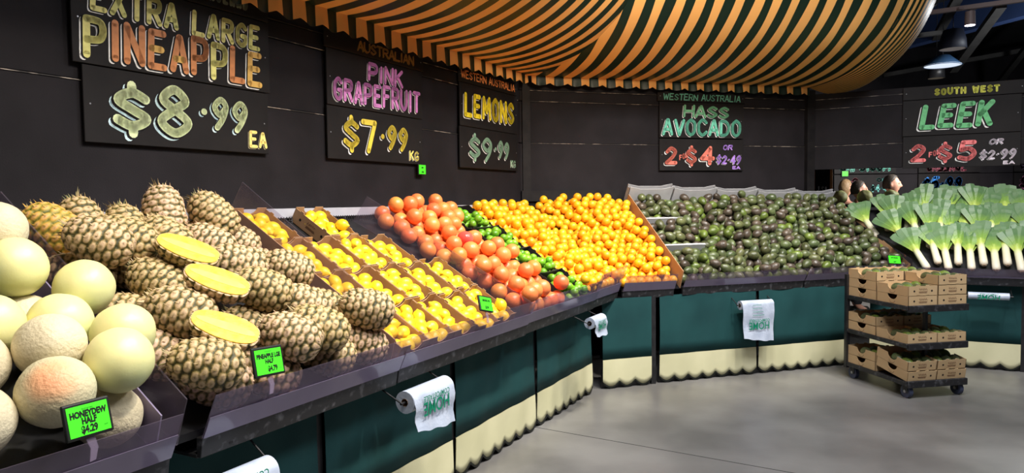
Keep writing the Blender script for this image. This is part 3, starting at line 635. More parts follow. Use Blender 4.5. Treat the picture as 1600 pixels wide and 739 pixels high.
# upright dividers between the products, following the slope
def divider(SLp, s, t0, t1, n0, n1, mt, label, mtname='divider', th=.005, s2=None):
    o = MB(); s2 = s if s2 is None else s2; c = SLp.P((s+s2)/2, (t0+t1)/2, n0)
    f = lambda dx: (lambda t_, n_: SLp.P(s+(s2-s)*(t_-t0)/(t1-t0)+dx, t_, n_) - c)
    ob = MB().prism([(t0, n0), (t1, n0), (t1-.02, n1+.05*(1 if mtname == 'divider' else 0)), (t0+.03, n1)], f(-th/2), f(th/2)).build(mtname, mt); ob.location = c
    return tag(ob, label, 'divider')
divider(SLL, 3.63, -.02, 1.265, .004, .235, M['divider'], 'clear plastic divider between the pineapples and lemon cartons')
divider(SLL, 4.745, -.03, 1.265, .004, .17, M['divider'], 'clear plastic divider on the pineapple side of the melons')
divider(SLL, 4.82, -.03, 1.265, .004, .13, M['lip'], 'violet plastic divider on the melon side of the gap')
divider(SLL, 2.29, -.02, 1.265, .004, .15, M['divider'], 'clear plastic divider between the lemons and grapefruit', s2=2.60)
divider(SLM, 1.055, -.03, 1.265, .004, .165, M['card'], 'brown cardboard side between the oranges and avocados', 'cardboard_side', .006)
divider(SLM, 3.60, -.0, 1.15, .004, .10, M['card'], 'brown cardboard side at the right of the avocados', 'cardboard_side', .006)
divider(SLL, 3.592, .02, 1.265, .004, .115, M['card'], 'brown cardboard side seen through plastic beside the pineapples', 'cardboard_side', .006)
# wire mesh strip at the back of the lemon cartons
o = MB(); sc_ = 2.95
for k in range(60): x = -.62+k*.021; o.box(x-.002, x+.002, -.004, 0, 0, .07)
for k in range(6): o.box(-.62, .62, -.003, -.001, k*.0125-.0015, k*.0125+.0015)
o = o.build('wire_mesh_guard', M['blackrub']); o.location = W('L', sc_, .10, 1.455); o.rotation_euler = (0, 0, ANG['L']); tag(o, 'wire mesh guard behind the top lemon cartons', 'mesh guard')
# ================================================================== CARTONS
def carton(name, wd, ln, ht, mt, th=.004, text=True, endcut=True, flaps=False):
    """open carton, base centre at origin, long side along y"""
    t = bpy.data.objects.new(name, None); COL.objects.link(t); t.empty_display_size = .05
    b = MB(); x, y = wd/2, ln/2; b.box(-x, x, -y, y, 0, th)
    tabs = [(-y, 0), (y, 0), (y, ht*.92), (y*.72, ht*.92), (y*.70, ht), (y*.55, ht), (y*.53, ht*.9), (-y*.53, ht*.9), (-y*.55, ht), (-y*.70, ht), (-y*.72, ht*.92), (-y, ht*.92)]
    for sx in (-1, 1): b.prism(tabs, lambda p, z: (sx*x, p, z), lambda p, z: (sx*(x-th), p, z))
    r = min(x*.45, ht*.5)
    end = [(-x, 0), (x, 0), (x, ht)] + ([(r*math.cos(a), ht-r*.85*math.sin(a)) for a in [PI*k/8 for k in range(9)]] if endcut else [(x*.5, ht*.86), (-x*.5, ht*.86)]) + [(-x, ht)]
    for sy in (-1, 1): b.prism(end, lambda p, z: (p, sy*y, z), lambda p, z: (p, sy*(y-th), z))
    b.build('box_body', mt, t)
    if text:
        for sx in (-1, 1):
            for p in (-.3, .3):
                h = MB(); h.tube([(sx*(x-.001), ln*p, ht*.45), (sx*(x+.0008), ln*p, ht*.45)], .009, 12); h.build('hand_hole_shade', M['dark'], t)  # dark disc painted as hole shade, the wall itself is uncut
            pr = MB(); rg = random.Random(3)
            pts = [(sx*(x+.0006), -.035+.0045*k, ht*.62+.012*math.sin(k*1.9)*rg.uniform(.3, 1)) for k in range(17)]; pr.tube(pts, .0014, 4)
            for z, L in ((.38, .036), (.30, .04)): pr.box(sx*(x+.0002), sx*(x+.0010), -L, L, ht*z-.0022, ht*z+.0022)
            pr.build('print', M['cardink'], t)
    return t
def place(t, mtx, label, cat, group=None): t.matrix_world = mtx; return tag(t, label, cat, group)
LW, LLn, LH = .222, .318, .094
c0 = carton('lemon_carton', LW, LLn, LH, M['card']); lc_used = False
lanes = [(3.46, [0, 1, 2, 3]), (3.235, [0, 1, 2]), (3.01, [0, 1, 2, 3]), (2.785, [0, 1, 2]), (2.558, [0, 1])]
nrow = ['front', 'second', 'third', 'topmost']; nlane = ['leftmost', 'second', 'middle', 'fourth', 'rightmost']
def lemon_prof(r=.036, k=16):
    P = []
    for i in range(k+1):
        a = -PI/2+PI*i/k; z = r*1.12*math.sin(a); rr = r*math.cos(a); 
        if i <= 1: z -= .005*(2-i)
        if i >= k-1: z += .006*(i-k+2)
        P.append((rr if 0 < i < k else 0, z))
    return P
me_lem = [fruit_mesh('lemon', lemon_prof(.036), M['lemon'], 18), fruit_mesh('lemon', lemon_prof(.0345), M['lemon'], 18, (1, 1, 1.08))]
me_st = bpy.data.meshes.new('sticker'); mbs = MB(); 
st_v = []
for i in range(4):
    for k in range(12): a = 2*PI*k/12; rr = .0095*i/3; ang1 = rr/.036; ang = a; st_v.append(Vector((math.sin(ang1)*math.cos(a), math.sin(ang1)*math.sin(a)*.7, math.cos(ang1)))*.0368)
mbs.add(st_v, [(i*12+k, i*12+(k+1) % 12, (i+1)*12+(k+1) % 12, (i+1)*12+k) for i in range(3) for k in range(12)], 0, True)
me_st.from_pydata(mbs.v, [], mbs.f); me_st.materials.append(M['sticker']); me_st.update()
nl = 0
for li, (sx, rows) in enumerate(lanes):
    for ri in rows:
        tcen = .165 + ri*.325 - (.02 if li == 3 else 0) + (.0 if li != 3 or ri < 2 else 0)
        c = c0 if not lc_used else dup(c0); lc_used = True
        lab = '%s lemon carton of the %s lane, counted from the pineapples' % (nrow[ri] if ri < 3 or True else '', nlane[li])
        mm = SLL.mat(sx, tcen, .002); place(c, mm, 'brown cardboard ' + lab, 'carton', 'cardboard cartons of lemons')
        n_ = random.choice((9, 10, 11))
        P = [(-.055 + .08*(k % 2) + random.uniform(-.02, .03), -.12+.23*k/(n_-1), .05+random.uniform(0, .07)) for k in range(n_)]
        P = pack(P, np.zeros((n_, 1, 3)), .0365, lambda P: (-LW/2+.006, LW/2-.006, -LLn/2+.006, LLn/2-.006), 90, (-.0001, -.0002, -.003), floor=.012)
        for k in range(n_):
            o = link('lemon', random.choice(me_lem)); o.matrix_world = mm @ Matrix.Translation(P[k]) @ (Matrix.Rotation(random.uniform(0, PI), 4, 'Z') @ Matrix.Rotation(random.uniform(1.1, 1.9), 4, 'X'))
            tag(o, 'yellow lemon in the %s carton of the %s lemon lane from the pineapples' % (nrow[ri], nlane[li]), 'lemon', 'lemons in the %s carton of the %s lane' % (nrow[ri], nlane[li])); nl += 1
            if P[k][2] > .06 and random.random() < .3:
                s_ = link('sticker', me_st, o); s_.rotation_euler = (-PI/2+random.uniform(-.4, .4), 0, 0)
                s_.rotation_euler = (o.matrix_world.to_3x3().inverted() @ Vector((.1, -.6, .8))).to_track_quat('Z', 'Y').to_euler()
# ================================================================== FRUIT PILES
def scatter(SLp, P, meshes, name, lab, cat, grp, rots=None, rmax=300, stuff_label=None, probs=None):
    pts = [(SLp.P(p[0], p[1], p[2])) for p in P]
    order = sorted(range(len(pts)), key=lambda i: (pts[i]-CAM).length); extra = []
    for rank, i in enumerate(order):
        me = random.choices(meshes, probs)[0]; R = rots[i] if rots is not None else qrand(); mtx = Matrix.Translation(pts[i]) @ (SLp.rot @ R if rots is not None else R).to_4x4()
        if rank < rmax: o = link(name, me); o.matrix_world = mtx; tag(o, lab(P[i]), cat, grp(P[i]))
        else: extra.append((me, mtx))
    return extra
def merge(extra, name, label, cat):
    V = []; Fs = []; MI = []; mats = []
    for me, mtx in extra:
        b = len(V); V += [mtx @ v.co for v in me.vertices]; mt = me.materials[0]
        if mt not in mats: mats.append(mt)
        Fs += [tuple(b+i for i in p.vertices) for p in me.polygons]; MI += [mats.index(mt)]*len(me.polygons)
    me = bpy.data.meshes.new(name); me.from_pydata([tuple(v) for v in V], [], Fs); [me.materials.append(x) for x in mats]
    me.polygons.foreach_set('material_index', MI); me.polygons.foreach_set('use_smooth', [True]*len(Fs)); me.update()
    o = link(name, me); o['kind'] = 'stuff'; tag(o, label, cat); return o
# --- grapefruit
RG = .058
me_gf = [fruit_mesh('grapefruit', ball_prof(RG, 16, .003, .93), M['grapefruit'], 24), fruit_mesh('grapefruit', ball_prof(RG*.96, 16, .003, .97), M['grapefruit'], 24)]
glim = lambda P: (np.full(len(P), 1.66), np.where(P[:, 1] > .70, 2.42+.13*P[:, 1], 2.26+.20*P[:, 1]), 0.0, 1.31)
base = lattice(1.70, 2.36, .06, 1.34, .118, RG, .012) + lattice(1.72, 2.34, .08, 1.34, .125, .16, .03, .62)
base = [p for p in base if p[0] < 2.24+.2*p[1]]
P = pack(base, np.zeros((len(base), 1, 3)), RG, glim, 80)
def zone_t(t): return 'front' if t < .32 else 'lower middle' if t < .66 else 'upper middle' if t < 1.0 else 'back'
far = max(range(len(P)), key=lambda i: -abs(P[i][0]-2.1)-abs(P[i][1]-.78)+P[i][2])
ex = scatter(SLL, P, me_gf, 'grapefruit', lambda p: 'pink grapefruit in the %s of the grapefruit pile' % zone_t(p[1]), 'grapefruit', lambda p: 'grapefruit in the %s of the pile' % zone_t(p[1]))
for o in bpy.data.objects:
    if o.name.startswith('grapefruit') and (o.location - SLL.P(*P[far])).length < .001:
        me = me_gf[0].copy(); me.materials[0] = M['redfilm']; o.data = me; tag(o, 'glossy red grapefruit near the lemon side of the grapefruit pile', 'grapefruit'); del o['group']
# --- limes in four black cartons
RL = .031
me_li = [fruit_mesh('lime', ball_prof(RL, 12, 0, 1.08), M['lime'], 16), fruit_mesh('lime', ball_prof(RL*.93, 12, 0, 1.12), M['lime'], 16)]
cl0 = carton('lime_crate', .40, .30, .075, [M['crate'], M['card']], .005, False, False)
rowl = ['front', 'second', 'third', 'back']
for ri in range(4):
    mm = SLL.mat(1.415, .16+ri*.325, .002) @ Matrix.Rotation(.10, 4, 'X')
    mm = Matrix.Translation(SLL.en*.012) @ mm
    c = cl0 if ri == 0 else dup(cl0); place(c, mm, 'low black carton holding the %s batch of limes' % rowl[ri], 'carton', 'black cartons of limes')
    base = [(random.uniform(-.15, .15), random.uniform(-.11, .11), .04+.002*k) for k in range(38)]
    P = pack(base, np.zeros((len(base), 1, 3)), RL, lambda P: (-.195, .195, -.145, .145), 90, (0, -.0008, -.003), floor=.005)
    for p in P:
        if p[2] < .045 and random.random() < .35: continue
        o = link('lime', random.choice(me_li)); o.matrix_world = mm @ Matrix.Translation(p) @ qrand().to_4x4()
        tag(o, 'green lime in the %s black carton of limes' % rowl[ri], 'lime', 'limes in the %s black carton' % rowl[ri])
# --- oranges on both sides of the corner
ROr = .0415
me_or = [fruit_mesh('orange', ball_prof(ROr, 12, .002, .97), M['orange'], 18), fruit_mesh('orange', ball_prof(ROr*.95, 12, .002, 1.0), M['orange'], 18)]
mit = lambda P, SLp: .408*(SLp.A[0]+P[:, 1]*SLp.up.x) + .02
ol = lambda P: (mit(P, SLL), np.full(len(P), 1.20), .035, 1.31)
base = lattice(.1, 1.16, .04, 1.33, .0825, ROr, .008) + lattice(.1, 1.14, .06, 1.33, .09, .11, .02, .62)
base = [p for p in base if p[0] > .408*(1.2+p[1]*SLL.up.x)+.04]
PL = pack(base, np.zeros((len(base), 1, 3)), ROr, ol, 80)
om = lambda P: (mit(P, SLM), np.full(len(P), 1.05), .0, 1.33)
base = lattice(.1, 1.01, .04, 1.33, .0825, ROr, .008) + lattice(.1, 1.0, .06, 1.33, .09, .11, .02, .62)
base = [p for p in base if p[0] > .408*(1.2+p[1]*SLM.up.x)+.04]
PM = pack(base, np.zeros((len(base), 1, 3)), ROr, om, 80)
nL, nM = len(PL), len(PM); top = lambda P: P[P[:, 2] > .0]
allo = sorted([('L', i, (SLL.P(*PL[i])-CAM).length) for i in range(nL)]+[('M', i, (SLM.P(*PM[i])-CAM).length) for i in range(nM)], key=lambda a: a[2])
extra = []
for rank, (w_, i, _) in enumerate(allo):
    p = (PL if w_ == 'L' else PM)[i]; SLp = SLL if w_ == 'L' else SLM
    me = random.choice(me_or); mtx = Matrix.Translation(SLp.P(*p)) @ qrand().to_4x4()
    if rank < 300:
        z = '%s, %s' % (zone_t(p[1]), 'lime side' if w_ == 'L' else 'avocado side')
        o = link('orange', me); o.matrix_world = mtx; tag(o, 'round orange in the big orange pile, %s' % z, 'orange', 'oranges in the pile, %s' % z)
    else: extra.append((me, mtx))
merge(extra, 'orange_pile_back', 'farthest oranges along the black wall at the back of the pile', 'oranges')
print('oranges', nL, nM, 'lemons', nl)
# --- avocados
def avo_prof(k=14):
    P = []
    for i in range(k+1):
        a = -PI/2+PI*i/k; z = .056*math.sin(a); r = .0415*math.cos(a)*(1-.18*(z/.056)); P.append((r if 0 < i < k else 0, z))
    return P
me_av = [fruit_mesh('avocado', avo_prof(), M['avo'], 16, wob=.03), fruit_mesh('avocado', avo_prof(), M['avobrown'], 16, (.96, .96, .94), .03), fruit_mesh('avocado', avo_prof(), M['avolime'], 16, (1, 1, .95), .03)]
al = lambda P: (np.full(len(P), 1.065), np.full(len(P), 3.59), 0, 1.27)
base = lattice(1.11, 3.55, .04, 1.24, .096, .040, .014) + lattice(1.13, 3.53, .06, 1.24, .105, .11, .02, .6) + lattice(1.13, 3.53, .95, 1.24, .11, .17, .02, .75)
base = [p for p in base if not (p[0] < 1.56 and (abs(p[1]-.90) < .05 or abs(p[1]-.46) < .05))]
nA = len(base); ang = [random.gauss(0, .7)+(PI if random.random() < .5 else 0) for _ in base]; tl = [random.gauss(0, .35) for _ in base]
offs = np.zeros((nA, 2, 3))
for i in range(nA):
    d_ = np.array((math.cos(ang[i])*math.cos(tl[i]), math.sin(ang[i])*math.cos(tl[i]), math.sin(tl[i]))); offs[i, 0] = d_*.014; offs[i, 1] = -d_*.014
P = pack(base, offs, .040, al, 70)
for tt in (.90, .46):
    for i in range(nA):
        if P[i][0] < 1.58 and abs(P[i][1]-tt) < .048: P[i][1] = tt + .05*(1 if P[i][1] > tt else -1)
rots = [Vector(offs[i, 0]).to_track_quat('Z', 'Y').to_matrix() for i in range(nA)]
def az(p): return '%s, %s' % (zone_t(p[1]), 'left third' if p[0] < 1.9 else 'centre' if p[0] < 2.75 else 'right third')
ex = scatter(SLM, P, me_av, 'avocado', lambda p: 'dark green avocado in the big sloping pile, %s' % az(p), 'avocado', lambda p: 'avocados in the pile, %s' % az(p), rots, 240, probs=(6, 2.3, 1.1))
merge(ex, 'avocado_pile_back', 'farther avocados covering the back of the big sloping pile', 'avocados')
print('avocados', nA)
# grey cartons round the avocados: back row and left column
ca0 = carton('avocado_carton', .50, .06, .20, M['cardw'], .005, False, False); first = True
for i in range(5):
    c = ca0 if first else dup(ca0); first = False
    mm = SLM.mat(1.33+i*.512, 1.33, .02-.02*i)
    place(c, mm, 'grey cardboard carton rim behind the avocados, %s along the back wall' % ['leftmost', 'second', 'third', 'fourth', 'rightmost'][i], 'carton', 'grey cartons behind the avocados')
for tt, lab in ((.90, 'grey cardboard carton edge showing between the upper left avocados'), (.46, 'grey cardboard carton edge showing between the lower left avocados')):
    mb = MB(); mb.prism([(-.23, 0), (.23, 0), (.23, .085), (.19, .10), (-.19, .10), (-.23, .085)], lambda p, z: (p, -.003, z), lambda p, z: (p, .003, z)); mb.box(-.23, -.225, -.18, .0, 0, .085); mb.box(-.23, .23, -.003, .022, .094, .10)
    o = mb.build('carton_edge', M['cardw']); o.matrix_world = SLM.mat(1.31, tt, .002); tag(o, lab, 'carton')
o = MB().box(-.3, .34, -.005, .10, 0, .055).build('liner_tray', mat('blue_card', (.02, .035, .11), .5, (.03, .05, .15), 10)); o.location = W('M', 3.22, 1.335, .765); o.rotation_euler = (0, 0, ANG['M']+.05)
tag(o, 'folded dark blue carton tucked at the right end of the avocado tray', 'carton')
# ------------------------------------------------------------------ pineapples
def pineapple_mesh(name, mt, R, Lh, NC=11, NR=9, half=False, seed=0):
    rg = random.Random(seed); nu, nv = NC*9, NR*8; V = []; A = []; Fc = []
    ce = {}
    def eye(c, r): 
        k = (c % NC, r)
        if k not in ce: ce[k] = (rg.uniform(-.08, .08), rg.uniform(-.08, .08), rg.uniform(.8, 1.25))
        return ce[k]
    def surf(th, z):
        zz = z/Lh; r = R*max(0, 1-abs(zz)**2.7)**.5*(1-.10*zz)
        return Vector((r*math.cos(th), r*math.sin(th), z))
    for j in range(nv+1):
        vv = j/nv; z = -Lh*math.cos(PI*(.02+.96*vv)); 
        zrow = (z/Lh*1.0+1)/2*NR
        for i in range(nu):
            th = 2*PI*i/nu; best = 9; hh = 1
            for r in (math.floor(zrow)-1, math.floor(zrow), math.floor(zrow)+1):
                cc = th/(2*PI)*NC - (.5 if r % 2 else 0) - r*.12
                for c in (math.floor(cc), math.floor(cc)+1):
                    e = eye(c, r); dx = (cc-c+e[0])*1.0; dy = (zrow-(r+.5)+e[1])*1.08; d = math.hypot(dx, dy)
                    if d < best: best = d; hh = e[2]
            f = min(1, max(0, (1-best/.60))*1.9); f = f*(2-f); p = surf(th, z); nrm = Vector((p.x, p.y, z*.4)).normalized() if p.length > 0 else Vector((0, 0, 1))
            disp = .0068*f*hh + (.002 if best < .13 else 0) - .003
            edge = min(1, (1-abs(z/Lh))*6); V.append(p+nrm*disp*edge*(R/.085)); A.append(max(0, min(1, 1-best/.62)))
    for j in range(nv):
        for i in range(nu): Fc.append((j*nu+i, j*nu+(i+1) % nu, (j+1)*nu+(i+1) % nu, (j+1)*nu+i))
    for r_, o_ in ((0, -1), (nv, 1)):
        c = len(V); V.append(Vector((0, 0, o_*Lh*.99))); A.append(.1)
        for i in range(nu): Fc.append((c, r_*nu+(i+1) % nu, r_*nu+i) if o_ < 0 else (c, r_*nu+i, r_*nu+(i+1) % nu))
    me = bpy.data.meshes.new(name)
    nf = len(Fc)
    for (c, r), e in list(ce.items()):
        if not (0 <= r < NR): continue
        th = 2*PI*(c+.0+(.5 if r % 2 else 0)+r*.12)/NC; z = ((r+.5)/NR*2-1)*Lh
        if abs(z) > Lh*.97: continue
        p = surf(th, z); nrm = Vector((p.x, p.y, z*.4)).normalized(); tg = Vector((-p.y, p.x, 0)).normalized(); up = Vector((0, 0, 1)); k = R/.085
        if half and nrm.y > .0: continue
        b = p+nrm*.0055*k; tip = b + (nrm*.003+up*.016+tg*rg.uniform(-.006, .006))*k*rg.uniform(.5, 1.2); bi = len(V)
        V += [b-tg*.0035*k, b+tg*.0035*k, tip, b-up*.003*k]; A += [.3, .3, .42, .3]; Fc += [(bi, bi+1, bi+2), (bi, bi+2, bi+3), (bi+1, bi+3, bi+2)]
    if half:   # cut lengthwise: flatten everything above the y = 0 plane
        V = [Vector((v.x, min(v.y, 0), v.z)) for v in V]
    me.from_pydata([tuple(v) for v in V], [], Fc); me.materials.append(mt)
    a = me.attributes.new('eye', 'FLOAT', 'POINT'); a.data.foreach_set('value', A); me.polygons.foreach_set('use_smooth', [i < nf for i in range(len(Fc))]); me.update(); return me
RP, LP = .084, .124
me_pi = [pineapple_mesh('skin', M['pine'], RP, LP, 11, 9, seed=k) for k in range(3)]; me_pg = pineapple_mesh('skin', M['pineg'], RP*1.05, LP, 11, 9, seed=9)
def stub_mesh(seed):
    rg = random.Random(seed); mb = MB()
    for k in range(16):
        a = rg.uniform(0, 2*PI); r = rg.uniform(.008, .03); L = rg.uniform(.015, .038); o_ = Vector((r*math.cos(a), r*math.sin(a), 0)); t_ = Vector((-math.sin(a), math.cos(a), 0))*.004; out = Vector((math.cos(a), math.sin(a), 0))
        mb.add([o_-t_, o_+t_, o_+out*L*.6+Vector((0, 0, L)), o_-out*.003], [(0, 1, 2), (0, 2, 3), (1, 3, 2)])
    me = bpy.data.meshes.new('crown_stub'); me.from_pydata(mb.v, [], mb.f); me.materials.append(M['bract']); me.update(); return me
me_stub = [stub_mesh(k) for k in range(3)]
# (u, v, layer, roll of the axis within the slope plane (0 = stem up the slope), description)
PINE = [(52, 338, 1, .5, 'golden orange pineapple in the top left corner against the clear divider'), (136, 338, 1, .15, 'tall pineapple in the back row, second from the left'), (203, 352, 1, .1, 'short pineapple in the back row, third from the left'), (252, 336, 1, -.1, 'grey green pineapple at the back, left of the ledge gap'), (316, 343, 1, .5, 'pineapple at the back right, leaning to the right'),
 (95, 385, 1, .75, 'pineapple lying against the melon divider below the golden one'), (160, 388, 1, .5, 'pineapple below the tall back row one'), (214, 378, 1, .2, 'pineapple just left of the top cut half'), (268, 372, 0, .4, 'pineapple mostly hidden behind the top cut half'), (322, 372, 1, .6, 'pineapple right behind the top cut half'), (368, 378, 0, .6, 'pineapple at the back beside the cardboard side'),
 (118, 425, 0, .8, 'pineapple low behind the uppermost honeydew'), (168, 425, 0, .6, 'greenish pineapple low left, above the honeydew at the divider'), (236, 432, 1, .4, 'large pineapple lying left of the middle cut half'), (362, 420, 1, .9, 'long green pineapple right of the top cut half'), (412, 418, 0, .8, 'pineapple beside the long green one towards the lemons'), (458, 418, 1, .8, 'pineapple touching the cardboard side at mid height'),
 (405, 462, 1, .7, 'dark green pineapple right of the middle cut half'), (275, 492, 1, .6, 'pinkish pineapple left of the lowest cut half'), (222, 500, 0, .7, 'pineapple partly hidden behind the right honeydews'), (238, 545, 0, .7, 'pineapple squeezed by the melon divider near the front'), (308, 566, 1, .85, 'front pineapple left of its green price tag'), (447, 540, 1, .5, 'brown pineapple at the front right of its green price tag'),
 (494, 518, 1, .6, 'light green pineapple at the front, third from the lemons'), (578, 498, 1, .8, 'big pineapple lying in the front corner against the lemon cartons'), (482, 464, 1, .8, 'pineapple above the light green front one'), (528, 545, 0, .7, 'yellow green pineapple low behind the front lip'), (395, 505, 0, .6, 'pineapple between the middle and the lowest cut halves'), (350, 590, 0, .8, 'pineapple hidden behind the green pineapple price tag'), (520, 470, 0, .7, 'pineapple low beside the cardboard side near the front'), (575, 540, 0, .9, 'pineapple underneath the big front corner one'), (310, 430, 0, .5, 'pineapple underneath the cut halves'), (340, 330, 0, .3, 'pineapple at the back right behind the leaning one'), (420, 590, 0, .6, 'pineapple at the bottom front behind the tray lip')]
P = []; offs = np.zeros((len(PINE)+3, 3, 3)); Rr = []
HALVES = [(287, 398, 'upper pineapple half with bright yellow cut face'), (328, 456, 'middle pineapple half with bright yellow cut face'), (353, 510, 'lowest pineapple half with bright yellow cut face behind the tag')]
for i, (u, v, ly, rl, lab) in enumerate(PINE):
    s, t_, n_ = unproj(u, v, 'L', .085 if ly == 0 else .20, SLL.A, SLL.B); P.append((s, t_, n_)); d_ = np.array((math.sin(rl), math.cos(rl), random.uniform(-.1, .15) if i > 4 else (.25, .95, .75, .95, .45)[i])); d_ = d_/np.linalg.norm(d_)*.045   # +s runs left
    Rr.append(rl); offs[i] = [d_, d_*0, -d_]
for i, (u, v, lab) in enumerate(HALVES):
    s, t_, n_ = unproj(u, v, 'L', .30, SLL.A, SLL.B); P.append((s, t_, n_)); d_ = np.array((math.sin(.75), math.cos(.75), 0))*.05; offs[len(PINE)+i] = [d_, d_*0, -d_]
rad = np.array([.081]*len(PINE)+[.052]*3)
pl = lambda P: (np.full(len(P), 3.64), np.full(len(P), 4.74), -.02, 1.36)
P0_ = np.array(P)
P = pack(P, offs, rad, pl, 40, (0, 0, -.0015))
for i, (u, v, ly, rl, lab) in enumerate(PINE):
    gold = i == 0; pos = SLL.P(*P[i]); ax = (SLL.P(*(P[i]+offs[i, 0]))-pos).normalized(); q_ = ax.to_track_quat('Z', 'Y').to_matrix() @ Matrix.Rotation(random.uniform(0, 6), 3, 'Z')
    t = thing('pineapple', lab, 'pineapple', pos, 0, 'whole pineapples heaped on the stand'); t.rotation_euler = q_.to_euler()
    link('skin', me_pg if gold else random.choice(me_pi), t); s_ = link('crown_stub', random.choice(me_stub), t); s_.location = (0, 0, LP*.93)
    sc_ = random.uniform(.97, 1.05); t.scale = (sc_,)*3
me_half = pineapple_mesh('rind', M['pine'], .076, .122, 11, 9, True, 5)
for i, (u, v, lab) in enumerate(HALVES):
    j = len(PINE)+i; pos = SLL.P(*P[j]) + SLL.en*.03; t = thing('pineapple_half', lab, 'pineapple half', pos, 0, 'cut pineapple halves on the heap')
    ax = (SLL.P(*(P[j]+offs[j, 0]))-SLL.P(*P[j])).normalized(); ax = (ax + Vector((0, 0, .02))).normalized()
    want = (SLL.en*.9 + Vector((0, 0, .25)) + N['L']*.35).normalized(); yy = (want-ax*want.dot(ax)).normalized(); xx = yy.cross(ax)
    t.matrix_world = Matrix.Translation(pos) @ Matrix((xx, yy, ax)).transposed().to_4x4()
    link('rind', me_half, t)
    def oval(k, y): 
        pts = []
        for a in range(40): th = 2*PI*a/40; z = .116*k*math.sin(th)*(1 if k > .5 else .95); r = .072*k*math.copysign(abs(math.cos(th))**.75, math.cos(th))*(1-.08*math.sin(th)); pts.append((r, z))
        return pts
    MB().prism(oval(1.0, 0), lambda a, b: (a, -.002, b), lambda a, b: (a, .004, b)).build('cut_flesh', M['flesh'], t)
    MB().prism([(a*.30, b*.9) for a, b in oval(.98, 0)], lambda a, b: (a, .003, b), lambda a, b: (a, .0052, b)).build('core_strip', M['coreflesh'], t)
# ------------------------------------------------------------------ melons
RM = .094
me_m = [fruit_mesh('honeydew', ball_prof(RM, 22, .003, 1.04), M['melon'], 36, (1, 1, 1), .012), fruit_mesh('honeydew', ball_prof(RM, 22, .003, 1.03), M['melonr'], 36, (1, 1, 1), .012), fruit_mesh('honeydew', ball_prof(RM*1.03, 22, .003, 1.0), M['blush'], 36, (1, 1, 1), .01)]
MEL = [(30, 452, 1, 0, 'pale honeydew at the upper left, cut by the photo edge'), (88, 505, 1, 0, 'pale honeydew in the middle of the heap'), (160, 478, 1, 0, 'topmost pale green honeydew touching the clear divider'), (10, 512, 1, 0, 'pale honeydew at the left edge below the upper left one'), (78, 562, 1, 1, 'cream honeydew directly above the blushed melon'), (190, 545, 1, 0, 'yellow honeydew at the right of the heap'), (185, 604, 1, 0, 'pale green honeydew beside the honeydew price tag'), (86, 632, 1, 2, 'large netted melon with an orange blush behind the honeydew tag'),
 (-14, 565, 1, 1, 'netted beige melon at the left edge, middle height'), (-16, 655, 1, 1, 'netted beige melon at the bottom left edge'), (233, 640, 0, 1, 'beige melon low in the front right corner of the tray'), (-5, 392, 1, 1, 'beige melon at the top left edge'), (20, 425, 0, 1, 'beige melon behind the upper left honeydew'), (120, 500, 0, 1, 'melon under the topmost green honeydew'), (210, 580, 0, 1, 'melon under the pale green honeydew at the right')]
P = []; SLX = Slope('L', (1.25, .82), SLL.B)
for i, (u, v, ly, kd, lab) in enumerate(MEL): P.append(unproj(u, v, 'L', .09 if ly == 0 else .23 if i == 7 else .19, (1.25, .82), SLL.B))
P = pack(P, np.zeros((len(P), 1, 3)), RM, lambda P: (np.where(P[:, 2] > .17, 4.70, 4.84), np.full(len(P), 6.6), .045, 1.5), 16, (0, 0, 0), floor=.0)
bl = me_m[2].attributes.new('blush', 'FLOAT', 'POINT'); dr = Vector((.35, -.72, .60)).normalized()
bl.data.foreach_set('value', [max(0, min(1, 1.15-(v.co.normalized()-dr).length*.9)) for v in me_m[2].vertices])
for p, (u, v, ly, kd, lab) in zip(P, MEL):
    o = link('honeydew_melon', me_m[kd]); o.matrix_world = Matrix.Translation(SLX.P(*p)) @ (Matrix.Rotation(random.uniform(0, 6), 4, 'Z') @ Matrix.Rotation(random.uniform(.4, 1.2), 4, 'X') if kd < 2 else Matrix.Identity(4)); tag(o, lab, 'melon', 'melons heaped at the left')
